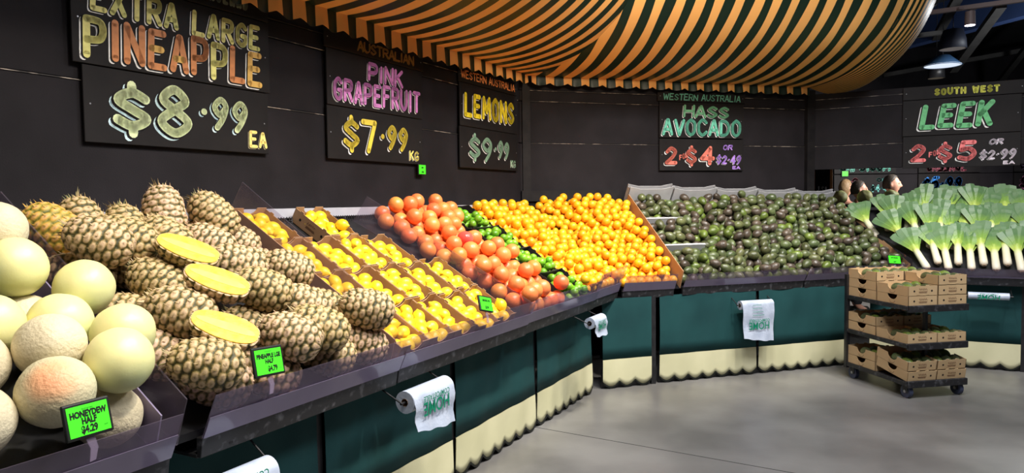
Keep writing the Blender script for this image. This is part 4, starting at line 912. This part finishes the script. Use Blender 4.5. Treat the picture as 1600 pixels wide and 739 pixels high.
# ------------------------------------------------------------------ leeks
def leek_parts(seed):
    rg = random.Random(seed); V = []; A = []; Fc = []; n_ = 14; Ltot = .54; sh = .24
    # shank along +z from the root, splitting into a flat fan of folded leaves
    prof = [(.020, 0), (.033, .012), (.034, .04), (.031, .12), (.030, .20), (.029, sh), (.030, sh+.05)]
    for r, z in prof: V += [Vector((r*math.cos(2*PI*k/n_), r*math.sin(2*PI*k/n_), z)) for k in range(n_)]; A += [z/Ltot]*n_
    Fc += [(i*n_+k, i*n_+(k+1) % n_, (i+1)*n_+(k+1) % n_, (i+1)*n_+k) for i in range(len(prof)-1) for k in range(n_)]
    NL = rg.choice((6, 7, 8)); spread = rg.uniform(.22, .40)
    for li in range(NL):
        a0 = spread*(li/(NL-1)*2-1); side = 1 if li % 2 else -1; L = rg.uniform(.24, .31)*(1-.2*abs(a0)); st = 8; b = len(V); wmax = rg.uniform(.034, .046)
        for j in range(st+1):
            f = j/st; ang = a0*(.25+.9*f**.35); x = math.sin(ang)*L*f + a0*.03; z = sh-.03+math.cos(ang)*L*f; y = side*(.010+.016*f*rg.uniform(.6, 1))*(1 if li % 3 else .4) - .012*f*f
            wv = .014+wmax*min(1, f*1.25)*.95 - .010*max(0, f-.86)/.14
            px = Vector((math.cos(ang), 0, -math.sin(ang)))
            c = Vector((x, y, z)); V += [c-px*wv, c+Vector((0, .016*(1-f*.3)*side, 0)), c+px*wv, c+px*wv+Vector((0, .0015, 0)), c+Vector((0, .0015+.016*(1-f*.3)*side, 0)), c-px*wv+Vector((0, .0015, 0))]
            A += [min(1, (z+.05*f)/Ltot)]*6
        for j in range(st):
            for k in range(6): Fc.append((b+j*6+k, b+j*6+(k+1) % 6, b+(j+1)*6+(k+1) % 6, b+(j+1)*6+k))
        Fc.append(tuple(b+st*6+k for k in range(6)))
    me = bpy.data.meshes.new('stalk'); me.from_pydata([tuple(v) for v in V], [], Fc); me.materials.append(M['leek'])
    a = me.attributes.new('len', 'FLOAT', 'POINT'); a.data.foreach_set('value', A); nsh = (len(prof)-1)*n_; me.polygons.foreach_set('use_smooth', [i < nsh for i in range(len(Fc))]); me.update()
    vs, fs = lathe([(0, -.012), (.016, -.010), (.022, 0), (.020, .004), (0, .004)], 12)
    mr = bpy.data.meshes.new('root_end'); mr.from_pydata(vs, [], fs); mr.materials.append(M['root']); mr.update()
    return me, mr
LK = [leek_parts(k) for k in range(5)]
def leek(s, q, h, el, yaw, roll, lab, grp):
    t = thing('leek', lab, 'leek', W('R', s, q, h), 0, grp)
    ax = (-N['R']*math.cos(el) + Vector((0, 0, math.sin(el)))) + D['R']*yaw; ax.normalize()
    fr_ = (N['R']*math.sin(el)+Vector((0, 0, math.cos(el)))); fr_ = (fr_-ax*fr_.dot(ax)).normalized(); xx = ax.cross(fr_).normalized()   # fan faces the shopper
    R = Matrix((-xx, -fr_, ax)).transposed() if False else Matrix((xx, ax.cross(xx), ax)).transposed()
    t.matrix_world = Matrix.Translation(W('R', s, q, h)) @ R.to_4x4() @ Matrix.Rotation(roll, 4, 'Z')
    a, b = random.choice(LK); link('stalk', a, t); link('root_end', b, t)
rows = [('front', 1.0, .915, .85, [1.10, 1.19, 1.27, 1.35, 1.45, 1.55, 1.64, 1.73, 1.83, 1.92, 2.02, 2.12]), ('second', .74, 1.10, .85, [.97, 1.05, 1.13, 1.22, 1.32, 1.43, 1.53, 1.63, 1.73, 1.83, 1.94, 2.05]), ('back', .46, 1.245, .95, [.68, .78, .87, .95, 1.03, 1.12, 1.22, 1.33, 1.44, 1.54, 1.66, 1.80, 1.95])]
for nm, q, h, el, ss in rows:
    for i, s in enumerate(ss):
        yaw = random.uniform(-.12, .12) + (-.45 if i == 0 else -.2 if i == 1 else 0)
        k = i % 2
        leek(s, q - .05*k, h + .045*k + random.uniform(0, .01) - (.06 if nm == 'back' and i < 4 else 0), el+random.uniform(-.08, .08), yaw, random.uniform(-.25, .25), 'green topped leek in the %s row, %s from the left' % (nm, ['first', 'second', 'third', 'fourth', 'fifth', 'sixth', 'seventh', 'eighth', 'ninth', 'tenth', 'eleventh', 'twelfth', 'thirteenth'][i]), 'leeks standing in the %s row' % nm)
# ------------------------------------------------------------------ cabbages behind the leeks and at the right edge
def cabbage_mesh(seed, el=1):
    rg = random.Random(seed); V, Fs = lathe(ball_prof(.085, 20), 30); out = []
    ks = [(rg.uniform(-1, 1), rg.uniform(-1, 1), rg.uniform(-1, 1), rg.uniform(0, 6)) for _ in range(7)]
    for x, y, z in V:
        d = sum(abs(math.sin((a*x+b*y+c*z)*45+p)) for a, b, c, p in ks)/7; k = .86+.26*d; out.append((x*k, y*k, z*k*el))
    me = bpy.data.meshes.new('cabbage'); me.from_pydata(out, [], Fs); me.materials.append(M['cabbage']); me.polygons.foreach_set('use_smooth', [True]*len(Fs)); me.update(); return me
CB = [cabbage_mesh(k, 1.0) for k in range(3)]; CE = [cabbage_mesh(k+5, 1.5) for k in range(2)]
k = 0
names = ['first', 'second', 'third', 'fourth', 'fifth', 'sixth', 'seventh', 'eighth', 'ninth', 'tenth', 'eleventh', 'twelfth']
t = thing('display_stand', 'black stand behind the leek wall carrying pale cabbages', 'display stand', (5.75, 8.9, 0), ANG['R'])
MB().box(-2.2, 2.2, -.35, .35, 1.47, 1.51).build('deck', M['black'], t)
for x in (-2.1, 0, 2.1): MB().box(x-.03, x+.03, -.03, .03, 0, 1.47).build('post', M['black'], t)
for i in range(12):
    x = -1.75+.30*i; p = Matrix.Translation((5.75, 8.9, 0)) @ Matrix.Rotation(ANG['R'], 4, 'Z') @ Vector((x, -.1+random.uniform(-.04, .04), 1.60))
    o = link('cabbage', CB[i % 3]); o.location = p; o.rotation_euler = (random.uniform(-.3, .3), random.uniform(-.3, .3), random.uniform(0, 6)); o.scale = (1.08,)*3
    tag(o, 'pale yellow green cabbage in the row behind the leeks, %s from the left' % names[i], 'cabbage', 'cabbages behind the leeks')
k = 0
for r_, (q, h) in enumerate(((.90, 1.06), (.66, 1.20), (.42, 1.34), (.22, 1.49))):
    for i in range(5):
        s = 2.24+i*.185+(.09 if r_ % 2 else 0) - (.10 if r_ > 1 else 0)
        o = link('long_cabbage', CE[(i+r_) % 2]); o.location = W('R', s, q, h+.02); o.rotation_euler = (.95, random.uniform(-.2, .2), ANG['R']+random.uniform(-.15, .15))
        tag(o, 'long pale cabbage right of the leeks, %s tier, %s from the left' % (['lowest', 'second', 'third', 'top'][r_], names[i]), 'cabbage', 'long cabbages right of the leeks')
# ================================================================== PRICE TAGS
def price_tag(w, s, q, h, wd, ht, lines, label, roll=0, back=.25, yaw=0, clip=True):
    t = thing('price_tag', label, 'price tag'); bold_ = .0028; t.matrix_world = Matrix.Translation(W(w, s, q, h)) @ Matrix.Rotation(ANG[w]+yaw, 4, 'Z') @ Matrix.Rotation(-back, 4, 'X') @ Matrix.Rotation(roll, 4, 'Y')
    x, z = wd/2, ht/2; bevel(MB().box(-x, x, -.006, .006, -z, z).build('frame', M['ink'], t), .005, 3)
    MB().box(-x*.86, x*.86, -.0072, -.005, -z*.84, z*.80).build('screen', M['tag'], t); scr = t.children[-1]
    for tx, sz, zz, xx in lines: font_text(scr, tx, sz*ht, xx*wd, zz*ht, M['ink'], -.0078, 'lettering', .74, .0013 if sz > .12 else 0)
    if clip:
        MB().prism([(-.012, -z), (.012, -z), (.016, -z-.03), (.004, -z-.06), (-.012, -z-.062), (-.004, -z-.03)], lambda a, b: (a, .002, b), lambda a, b: (a, .005, b)).build('clear_clip', M['clear'], t)
    return t
price_tag('L', 5.135, 1.42, 1.052, .122, .094, [('local grown', .09, .30, .0), ('HONEYDEW', .235, .155, 0), ('HALF', .235, -.04, 0), ('$4.29', .27, -.27, -.02), ('/each', .07, -.26, .33)], 'green electronic price tag reading HONEYDEW HALF $4.29', 0)
price_tag('L', 4.445, 1.32, 1.050, .135, .105, [('local grown', .08, .33, .0), ('PINEAPPLE LGE', .20, .17, 0), ('HALF', .20, -.01, 0), ('$4.79', .24, -.26, .08), ('/each', .06, -.28, .34)], 'green electronic price tag reading PINEAPPLE LGE HALF $4.79', .06)
price_tag('L', 2.91, 1.30, 1.045, .125, .090, [('LEMONS LGE', .18, .18, 0), ('$2.99', .22, -.25, .0)], 'green electronic price tag in front of the lemon cartons', .25, .35)
price_tag('M', 3.315, 1.31, 1.00, .155, .088, [('HASS AVOCADO', .16, .18, 0), ('$2.49', .22, -.25, 0)], 'green electronic price tag at the right front of the avocados', .08, .3)
price_tag('L', 1.715, .035, 1.857, .10, .085, [('LIME', .20, .15, 0), ('1 SIDE', .22, -.25, 0)], 'small green price tag hanging under the grapefruit price board', .0, 0, 0, False)
t = thing('price_tag', 'tiny green price tag on the far capsicum board', 'price tag', (5.93, 12.55, 2.02), 0); MB().box(-.06, .06, -.01, .01, -.05, .05).build('frame', M['ink'], t); MB().box(-.052, .052, -.013, -.009, -.043, .043).build('screen', M['tag'], t)
t = thing('price_tag', 'tiny green price tag on the far cauliflower board at the right edge', 'price tag', (9.55, 12.55, 2.04), 0); MB().box(-.06, .06, -.01, .01, -.05, .05).build('frame', M['ink'], t); MB().box(-.052, .052, -.013, -.009, -.043, .043).build('screen', M['tag'], t)
# ================================================================== BAG ROLLS
def bag_roll(w, s, q, h, wd, r, drop, label, small=False, topz=.755, qf=1.20):
    t = fthing('bag_roll', label, 'bag roll', w, s, q, h, 'plastic bag rolls under the trays'); x = wd/2; n_ = 24
    mb = MB(); mb.tube([(-x, 0, 0), (x, 0, 0)], r, n_, cap=False)
    for sx in (-1, 1): mb.add([(sx*x, rr*math.cos(2*PI*k/n_), rr*math.sin(2*PI*k/n_)) for rr in (r, .018) for k in range(n_)], [(k, (k+1) % n_, n_+(k+1) % n_, n_+k) for k in range(n_)])
    mb.build('roll', M['bag'], t); MB().tube([(-x-.002, 0, 0), (x+.002, 0, 0)], .018, 16, cap=False).build('core', M['core'], t)
    MB().tube([(-x-.03, 0, 0), (x+.03, 0, 0)], .006, 8).build('axle', M['black'], t)
    for sx in (-1, 1):
        dz = topz-h; MB().tube([(sx*(x+.022), 0, 0), (sx*(x+.024), (q-qf)+.06, dz+.01)], .004, 6).build('bracket_arm', M['black'], t)
    # hanging sheet from the front of the roll
    V = []; Fc = []; L = [(-r*1.01*math.cos(a), r*1.01*math.sin(a)) for a in (1.4, 1.1, .8, .5, .2, 0)] + [(-r*1.01-.006*math.sin(k*1.3)-.001*k, -drop*k/6) for k in range(1, 7)]
    nx = 16
    if drop > .01:
        for i in range(nx+1):
            xx = -x*.99+2*x*.99*i/nx
            for j, (y, z) in enumerate(L):
                f = max(0, j-5)/6; yy = y-.004*f*math.sin(xx*38+j*.5); zz = z - f*.035*math.sin((xx+x)*5)*(1 if not small else .4) + f*.003*math.cos(xx*50); V += [(xx*(1-.06*f), yy-.0015, zz), (xx*(1-.06*f), yy, zz)]
        k = len(L)
        for i in range(nx):
            for j in range(k-1): a = (i*k+j)*2; b = a+2*k; Fc += [(a, b, b+2, a+2), (a+1, a+3, b+3, b+1)]
        MB().add(V, Fc, 0, True).build('hanging_sheet', M['bag'], t, False)
    yf = -r*1.02-.014
    sc = wd/.33
    if drop > .01:
        zb = -drop*.62 if drop > .2 else -drop*.30
        yb = -r*1.01-.016 if drop > .2 else -r*1.05-.010
        font_text(t, 'HOME', .085*sc*1.05, 0, zb, M['bagink'], yb, 'print', .85, .0015, PI); font_text(t, 'COMPOSTABLE', .036*sc, 0, zb+.045*sc, M['bagink'], yb, 'print', .85, .0006, PI)
        if drop > .2:
            for k2 in range(4): MB().box(-.07, .05-.01*k2, yb-.0005, yb, zb+.09+k2*.03, zb+.094+k2*.03).build('print', M['bagink'], t)
    else:
        font_text(t, 'HOME', .055, .0, -.004, M['bagink'], -r-.0035, 'print', 1.1, .001, PI); font_text(t, 'COMPOSTABLE', .018, .0, .021, M['bagink'], -r-.0035, 'print', 1.1, .0004, PI)
    return t
bag_roll('L', 3.475, 1.30, .690, .33, .052, .13, 'white compostable bag roll below the lemon and pineapple trays', qf=1.2)
bag_roll('L', 4.60, 1.30, .655, .33, .052, .06, 'white bag roll at the bottom left, cut by the photo edge')
bag_roll('L', 1.30, 1.30, .700, .24, .042, .10, 'small white bag roll in the corner below the orange tray', True)
bag_roll('M', 1.77, 1.31, .655, .33, .040, .29, 'white bag roll with a long hanging sheet under the avocados')
bag_roll('R', 1.565, 1.13, .700, .31, .032, 0, 'neat white bag roll under the leeks', qf=1.06)
# ================================================================== TROLLEY
TO = Vector((3.30, 5.90, 0)); TA = math.atan2(.074, .398)
tr = thing('carton_trolley', 'black three tier trolley loaded with avocado cartons', 'trolley', TO, TA)
TX, TY = .27, .37    # half sizes: front is -y
for z, nm in ((.125, 'bottom_shelf'), (.425, 'middle_shelf'), (.725, 'top_shelf')):
    b = MB(); b.box(-TX, TX, -TY, TY, z, z+.012); bevel(b.box(-TX, TX, -TY-.015, -TY+.015, z-.035, z+.018).box(-TX-.01, -TX+.012, -TY, TY, z-.02, z+.014).box(TX-.012, TX+.01, -TY, TY, z-.02, z+.014).build(nm, M['blackrub'], tr), .003, 1)
for sx in (-1, 1): MB().box(sx*TX-.016, sx*TX+.016, TY-.02, TY+.012, .09, .92).build('post', M['black'], tr)
MB().box(-TX, TX, TY-.012, TY+.006, .88, .91).build('cross_bar', M['black'], tr); MB().box(-.012, .012, -.25, -.22, .14, .73).build('centre_strut', M['black'], tr)
for i, (sx, sy) in enumerate(((-1, -1), (1, -1), (-1, 1), (1, 1))):
    cx, cy = sx*(TX-.04), sy*(TY-.05)
    cs = MB(); cs.box(cx-.022, cx-.017, cy-.03, cy+.02, .045, .10).box(cx+.017, cx+.022, cy-.03, cy+.02, .045, .10).box(cx-.03, cx+.03, cy-.035, cy+.035, .098, .106)
    ca = cs.build('caster', M['blackrub'], tr); wh = MB(); wh.tube([(cx-.016, cy, .052), (cx+.016, cy, .052)], .052, 24); wh.build('wheel', M['tyre'], ca); MB().tube([(cx-.024, cy, .052), (cx+.024, cy, .052)], .012, 12).build('axle', M['grey'], ca)
    if i == 1: MB().box(cx-.01, cx+.075, cy-.02, cy+.012, .078, .086).build('brake_pedal', mat('rusty_pedal', (.2, .06, .03), .7), ca)
CW, CL, CH = .262, .355, .078
# the printed side faces the front (-y): carton's long side turned by 90 degrees
ct0 = carton('avocado_box', CL, CW, CH, M['cardp'], .004, False, False)
def box_prints(t):
    for sx in (-.28, .28): MB().tube([(sx*CW*1.0, -CW/2*0-.0, 0)]*1+[(sx*CW, 0, 0)], .001, 4) if False else None
bpy.data.objects.remove(ct0.children[0]); bpy.data.objects.remove(ct0)
def kraft():
    t = bpy.data.objects.new('avocado_carton', None); COL.objects.link(t); t.empty_display_size = .05; b = MB(); x, y, th = CW/2, CL/2, .004
    b.box(-x, x, -y, y, 0, th)
    front = [(-x, 0), (x, 0), (x, CH), (x*.45, CH), (x*.42, CH+.008), (x*.22, CH+.008), (x*.2, CH), (-x*.2, CH), (-x*.22, CH+.008), (-x*.42, CH+.008), (-x*.45, CH), (-x, CH)]
    for sy in (-1, 1): b.prism(front, lambda p, z: (p, sy*y, z), lambda p, z: (p, sy*(y-th), z))
    side = [(-y, 0), (y, 0), (y, CH)]+[(.055*math.cos(a), CH-.042*math.sin(a)) for a in [PI*k/10 for k in range(11)]]+[(-y, CH)]
    for sx in (-1, 1): b.prism(side, lambda p, z: (sx*x, p, z), lambda p, z: (sx*(x-th), p, z))
    b.build('box_body', M['cardp'], t)
    for p in (-.3, .3): MB().tube([(p*CW, -y+.001, CH*.5), (p*CW, -y-.0008, CH*.5)], .008, 12).build('hand_hole_shade', M['dark'], t)  # discs coloured like shaded holes, no opening is cut
    pr = MB(); pts = [(-.035+.0045*k, -y-.001, CH*.68+.009*math.sin(k*1.9)) for k in range(17)]; pr.tube(pts, .0013, 4); pr.box(-.038, .038, -y-.001, -y, CH*.40, CH*.45).box(-.034, .034, -y-.001, -y, CH*.30, CH*.34)
    for sx in (-1,):
        o2 = [(sx*x-.0008, .030*math.cos(a), CH*.38-.022*math.sin(a)) for a in [PI*k/10 for k in range(11)]]; pr.tube(o2, .0013, 4)
    pr.build('print', M['cardink'], t); return t
kt0 = kraft(); kfirst = True
me_ts = me_av[2]
TM = Matrix.Translation(TO) @ Matrix.Rotation(TA, 4, 'Z')
def put_carton(lx, ly, z, lab, tilt=0, roll=0, fill=False, rz=0):
    global kfirst
    c = kt0 if kfirst else dup(kt0); kfirst = False
    mm = TM @ Matrix.Translation((lx, ly, z)) @ Matrix.Rotation(tilt, 4, 'X') @ Matrix.Rotation(roll, 4, 'Y') @ Matrix.Rotation(rz, 4, 'Z'); place(c, mm, lab, 'carton', 'avocado cartons on the trolley')
    if fill:
        for i in range(3):
            for j in range(2):
                o = link('avocado', me_av[0 if (i+j) % 3 else 2]); o.matrix_world = mm @ Matrix.Translation((-.082+.082*i, -.115+.108*j, .046+.004*((i*j) % 3))) @ Matrix.Rotation(PI/2, 4, 'X') @ Matrix.Rotation(random.uniform(-.2, .2), 4, 'Y')
                tag(o, 'avocado in the %s' % lab.split(', ')[0].replace('kraft carton', 'carton'), 'avocado', 'avocados in the '+lab)
for z0, ns, nm in ((.737, (3, 2, 3, 3), 'top'), (.437, (2, 1, 2, 1), 'middle'), (.137, (2, 2, 1, 2), 'bottom')):
    for ci, (lx, ly) in enumerate(((-.134, .18), (-.134, -.185), (.134, .18), (.134, -.185))):
        pos = ['left rear', 'left front', 'right rear', 'right front'][ci]
        for k in range(ns[ci]):
            front_bottom = (nm == 'bottom' and ci in (1, 3)); tl_ = .0 if not front_bottom else .16
            put_carton(lx+random.uniform(-.001, .001), ly, z0+k*.0795+(.030 if front_bottom else 0), 'kraft carton at the %s of the %s shelf, %s of its stack' % (pos, nm, 'top' if k == ns[ci]-1 else 'bottom' if k == 0 else 'middle'), tl_ if not front_bottom else .16, 0, k == ns[ci]-1)
# ================================================================== PEOPLE (behind the leek stand)
def person(loc, rz, H, lab, hair, top, longhair=False, yaw=0):
    t = thing('person', lab, 'person', loc, rz); k = H/1.75
    def skin_obj(name, pts, edges, mt, parent):
        me = bpy.data.meshes.new(name); me.from_pydata([p[:3] for p in pts], edges, []); o = link(name, me, parent); o.modifiers.new('skin', 'SKIN').use_smooth_shade = True
        for v, p in zip(me.skin_vertices[0].data, pts): v.radius = (p[3], p[4] if len(p) > 4 else p[3])
        me.skin_vertices[0].data[0].use_root = True; s = o.modifiers.new('sub', 'SUBSURF'); s.levels = 2; s.render_levels = 2
        dg = bpy.context.evaluated_depsgraph_get(); dg.update(); m2 = bpy.data.meshes.new_from_object(o.evaluated_get(dg)); o.modifiers.clear(); o.data = m2; m2.materials.clear(); m2.materials.append(mt)
        m2.polygons.foreach_set('use_smooth', [True]*len(m2.polygons)); return o
    def S(l): return [tuple([c*k for c in p[:3]]+list(x*k for x in p[3:])) for p in l]
    pts = S([(0, 0, .95, .13, .10), (0, 0, 1.15, .12, .09), (0, 0, 1.36, .15, .10), (0, 0, 1.48, .06), (0, -.01, 1.56, .055)])
    E_ = [(0, 1), (1, 2), (2, 3), (3, 4)]
    for sx in (-1, 1):
        b = len(pts); pts += S([(sx*.17, 0, 1.40, .055), (sx*.22, .02, 1.13, .042), (sx*.23, -.08, .90, .032), (sx*.23, -.14, .83, .028)]); E_ += [(2, b), (b, b+1), (b+1, b+2), (b+2, b+3)]
        for f in range(4): c = len(pts); pts += S([(sx*(.205+.018*f), -.17, .78-.004*f, .011), (sx*(.205+.018*f), -.175, .74, .008)]); E_ += [(b+3, c), (c, c+1)]
        c = len(pts); pts += S([(sx*.19, -.17, .81, .012), (sx*.185, -.19, .785, .009)]); E_ += [(b+3, c), (c, c+1)]
        b = len(pts); pts += S([(sx*.10, 0, .85, .085), (sx*.11, -.01, .50, .06), (sx*.11, .01, .10, .042), (sx*.11, -.12, .03, .035)]); E_ += [(0, b), (b, b+1), (b+1, b+2), (b+2, b+3)]
    body = skin_obj('body', pts, E_, M['skin'], t)
    # head with face: ellipsoid deformed into brow, nose, lips, chin; joined to the body mesh
    V, Fs = lathe(ball_prof(.10, 36), 48); hv = []
    for x, y, z in V:
        x *= .78; y *= .95; z *= 1.22
        if z < 0: x *= 1-.30*(-z/.12)**1.5; y = y*(1-.22*(-z/.12)) - .010*(-z/.12)
        if y < 0:
            g = lambda cx, cz, sx_, sz_: math.exp(-((x-cx)/sx_)**2-((z-cz)/sz_)**2)
            y -= .026*g(0, -.018, .012, .016)+.014*g(0, .008, .010, .022)+.008*g(0, .036, .05, .010)+.009*g(0, -.056, .022, .008)-.008*g(.032, .012, .014, .012)-.008*g(-.032, .012, .014, .012)+.010*g(0, -.098, .02, .015)-.004*g(0, -.05, .03, .003)
        for sx_ in (-1, 1):
            e = math.exp(-((y-.01)/.014)**2-((z+.005)/.026)**2)
            if x*sx_ > .05: x += sx_*.020*e
        hv.append(Vector((x, y, z)))
    Rm = Matrix.Rotation(yaw, 3, 'Z'); hc = Vector((0, -.015, 1.655))*k
    me = body.data; import bmesh
    bm = bmesh.new(); bm.from_mesh(me); vs = [bm.verts.new(hc + Rm @ v*k) for v in hv]
    for f in Fs: fc = bm.faces.new([vs[i] for i in f]); fc.smooth = True
    bm.to_mesh(me); bm.free()
    hb = MB(); V, Fs = lathe(ball_prof(.107, 20), 30); out = []; keep = []
    for x, y, z in V:
        n_ = 1+.03*math.sin(x*160)*math.sin(y*140+z*90); out.append(hc + Rm @ (Vector((x*.82*n_, y*.98*n_+.006, z*1.20*n_+.010))*k))
        keep.append((y > -.055+.0*z or z > .075) and (z > -.035-(.10 if longhair else .015)*(y > 0) ) and not (y < .0 and z < .02 and True) and not (y < -.04 and z < .055))
    fs = [f for f in Fs if all(keep[i] for i in f)]; h_ = hb.add(out, fs, 0, True).build('hair', hair, t, False); so = h_.modifiers.new('solid', 'SOLIDIFY'); so.thickness = .012
    for sx in (-1, 1):
        e = Rm @ Vector((sx*.030, -.080, .012)); V, Fs = lathe(ball_prof(.008, 8), 10); MB().add([hc+(e+Vector(v))*k for v in V], Fs, 0, True).build('eye', M['ink'], t)
    pts = S([(0, 0, .93, .145, .115), (0, 0, 1.15, .135, .105), (0, 0, 1.36, .165, .115), (0, 0, 1.46, .08, .075)]); E_ = [(0, 1), (1, 2), (2, 3)]
    for sx in (-1, 1): b = len(pts); pts += S([(sx*.175, 0, 1.40, .067), (sx*.22, .02, 1.13, .056), (sx*.23, -.06, .94, .045)]); E_ += [(2, b), (b, b+1), (b+1, b+2)]
    skin_obj('shirt', pts, E_, top, t)
    pts = S([(0, 0, .93, .14, .11)]); E_ = []
    for sx in (-1, 1): b = len(pts); pts += S([(sx*.10, 0, .83, .095), (sx*.11, -.01, .50, .075), (sx*.11, .01, .10, .060)]); E_ += [(0, b), (b, b+1), (b+1, b+2)]
    skin_obj('trousers', pts, E_, M['trouser'], t)
    for sx in (-1, 1): bevel(MB().box(sx*.11*k-.045, sx*.11*k+.045, -.18, .08, 0, .07).build('shoe', M['ink'], t), .02, 3)
    return t
person((5.24, 9.75, 0), math.radians(62), 1.865, 'man with short dark hair in a navy top seen from the side', M['hair'], M['navy'])
person((4.79, 9.75, 0), math.radians(75), 1.79, 'dark haired person facing right beside the far capsicum board', M['hair'], M['teecl'])
person((5.18, 10.95, 0), math.radians(110), 1.84, 'person with light brown hair looking away, next to the orange frame', M['hairb'], M['teecl'], True)
# ================================================================== CEILING FITTINGS
def bar(name, a, b, wd, hg, mt, lab, cat='beam'):
    a, b = Vector(a), Vector(b); d = (b-a).normalized(); c = (a+b)/2; sd = d.cross(Vector((0, 0, 1))).normalized()*wd/2; up = sd.cross(d).normalized()*hg/2; L = (b-a)/2
    vs = [-L-sd-up, -L+sd-up, -L+sd+up, -L-sd+up, L-sd-up, L+sd-up, L+sd+up, L-sd+up]
    o = MB().add(vs, [(0, 1, 2, 3), (4, 7, 6, 5), (0, 4, 5, 1), (1, 5, 6, 2), (2, 6, 7, 3), (3, 7, 4, 0)]).build(name, mt); o.location = c; return tag(o, lab, cat)
def at(u, v, Y): r = F_*1100 + R_*(u-800) - U_*(v-369.5); return CAM + r*(Y/r.y)
bar('track_rail', at(1400, 27, 8.2), at(1640, -6, 7.3), .05, .045, M['rail'], 'pinkish lighting track rail running across the top right', 'track rail')
for u in (1395, 1580): p = at(u, 27-(u-1400)*.137, 8.2-(u-1400)/240*.9); bar('rail_hanger', p+Vector((0, 0, .02)), (p.x, p.y, 4.92), .015, .015, M['black'], 'thin hanger holding the track rail, %s one' % ('left' if u < 1500 else 'right'), 'hanger')
P_ = at(1516, 15, 7.78); t = thing('track_spotlight', 'lit cylindrical spotlight on the track rail at the top right', 'spotlight', P_, 0)
MB().box(-.14, .06, -.025, .025, .0, .02).build('adapter', M['rail'], t); MB().tube([(0, 0, 0), (0, 0, -.025)], .012, 8).build('stem', M['rail'], t)
sp = MB(); sp.tube([(0, 0, -.02), (0, 0, -.17)], [.048, .052], 24, cap=False); sp.add([(.048*math.cos(2*PI*k/24), .048*math.sin(2*PI*k/24), -.02) for k in range(24)], [tuple(range(24))]); sp.build('housing', M['rail'], t)
MB().tube([(0, 0, -.155), (0, 0, -.172)], .046, 24).build('lens', M['bulb'], t)
def pendant(p, prof, inner, lab, mt):
    t = thing('pendant_lamp', lab, 'pendant lamp', p, 0); n_ = 32; k = len(prof)
    mb = MB(); V = [(r*math.cos(2*PI*j/n_), r*math.sin(2*PI*j/n_), z) for r, z in prof for j in range(n_)]; mb.add(V, [(i*n_+j, i*n_+(j+1) % n_, (i+1)*n_+(j+1) % n_, (i+1)*n_+j) for i in range(k-1) for j in range(n_)], 0, True)
    mb.add(V[:n_], [tuple(range(n_))]); o = mb.build('shade', mt, t); so = o.modifiers.new('s', 'SOLIDIFY'); so.thickness = .006
    r, z = prof[-1]; MB().tube([(0, 0, z+.012), (0, 0, z+.004)], r*.96, n_).build('diffuser', inner, t)
    MB().tube([(0, 0, prof[0][1]), (0, 0, 4.93-p[2])], .006, 6).build('cord', M['black'], t)
pendant(at(1489, 62, 10.5), [(.05, .16), (.13, .14), (.17, .0), (.18, -.14)], mat('dim_lamp_inside', (.25, .22, .2), .6), 'dark bell shaped pendant lamp with a blue edge', mat('dark_blue_enamel', (.003, .006, .018), .6))
pendant(at(1473, 98, 11.2), [(.06, .12), (.10, .11), (.27, -.05)], M['pendin'], 'wide blue cone pendant lamp with a glowing underside', M['pend'])
pendant(at(1463, 116, 12.0), [(.11, .12), (.12, .11), (.13, -.07)], mat('beige_lamp_inside', (.35, .3, .22), .6), 'small black drum pendant lamp under the blue cone lamp', M['black'])
bar('bulkhead', at(1380, 95, 13.5)+Vector((0, 0, .5)), at(1700, 15, 10.0)+Vector((0, 0, .5)), .2, .75, M['bluebeam'], 'wide navy bulkhead under the dark ceiling', 'bulkhead')
bar('brace', at(1565, 8, 9.5), at(1490, 110, 12.4), .12, .08, M['beam'], 'slanting brown ceiling brace right of the spotlight')
bar('brace', at(1500, -10, 9.5), at(1462, 60, 12.4), .12, .08, M['beam'], 'slanting dark ceiling brace behind the bell lamp')
bar('brace', at(1640, 30, 11.5), at(1560, 130, 14.5), .10, .08, M['beam'], 'slanting dark brace at the far right')
bar('ceiling_joist', at(1380, 118, 14.5), at(1660, 68, 13.6), .1, .08, M['beam'], 'long grey joist edge below the navy bulkhead')
bar('ceiling_joist', at(1380, 62, 11), at(1480, 50, 11), .1, .06, M['beam'], 'short dark joist next to the awning edge')
bar('column', (at(1377, 137, 12.3).x, 12.3, 3.0), (at(1377, 137, 12.3).x, 12.3, 4.92), .12, .12, M['beam'], 'pale post rising behind the awning end', 'post')
t = thing('air_duct', 'round grey air duct at the top right beside the awning', 'duct', at(1455, 0, 9.0), 0); MB().tube([(0, -.1, 1.1), (0, 0, .15), (-.02, .02, -.02), (-.10, .1, -.13), (-.3, .2, -.14)], .10, 20).build('pipe', M['beam'], t)
KIDS.clear()
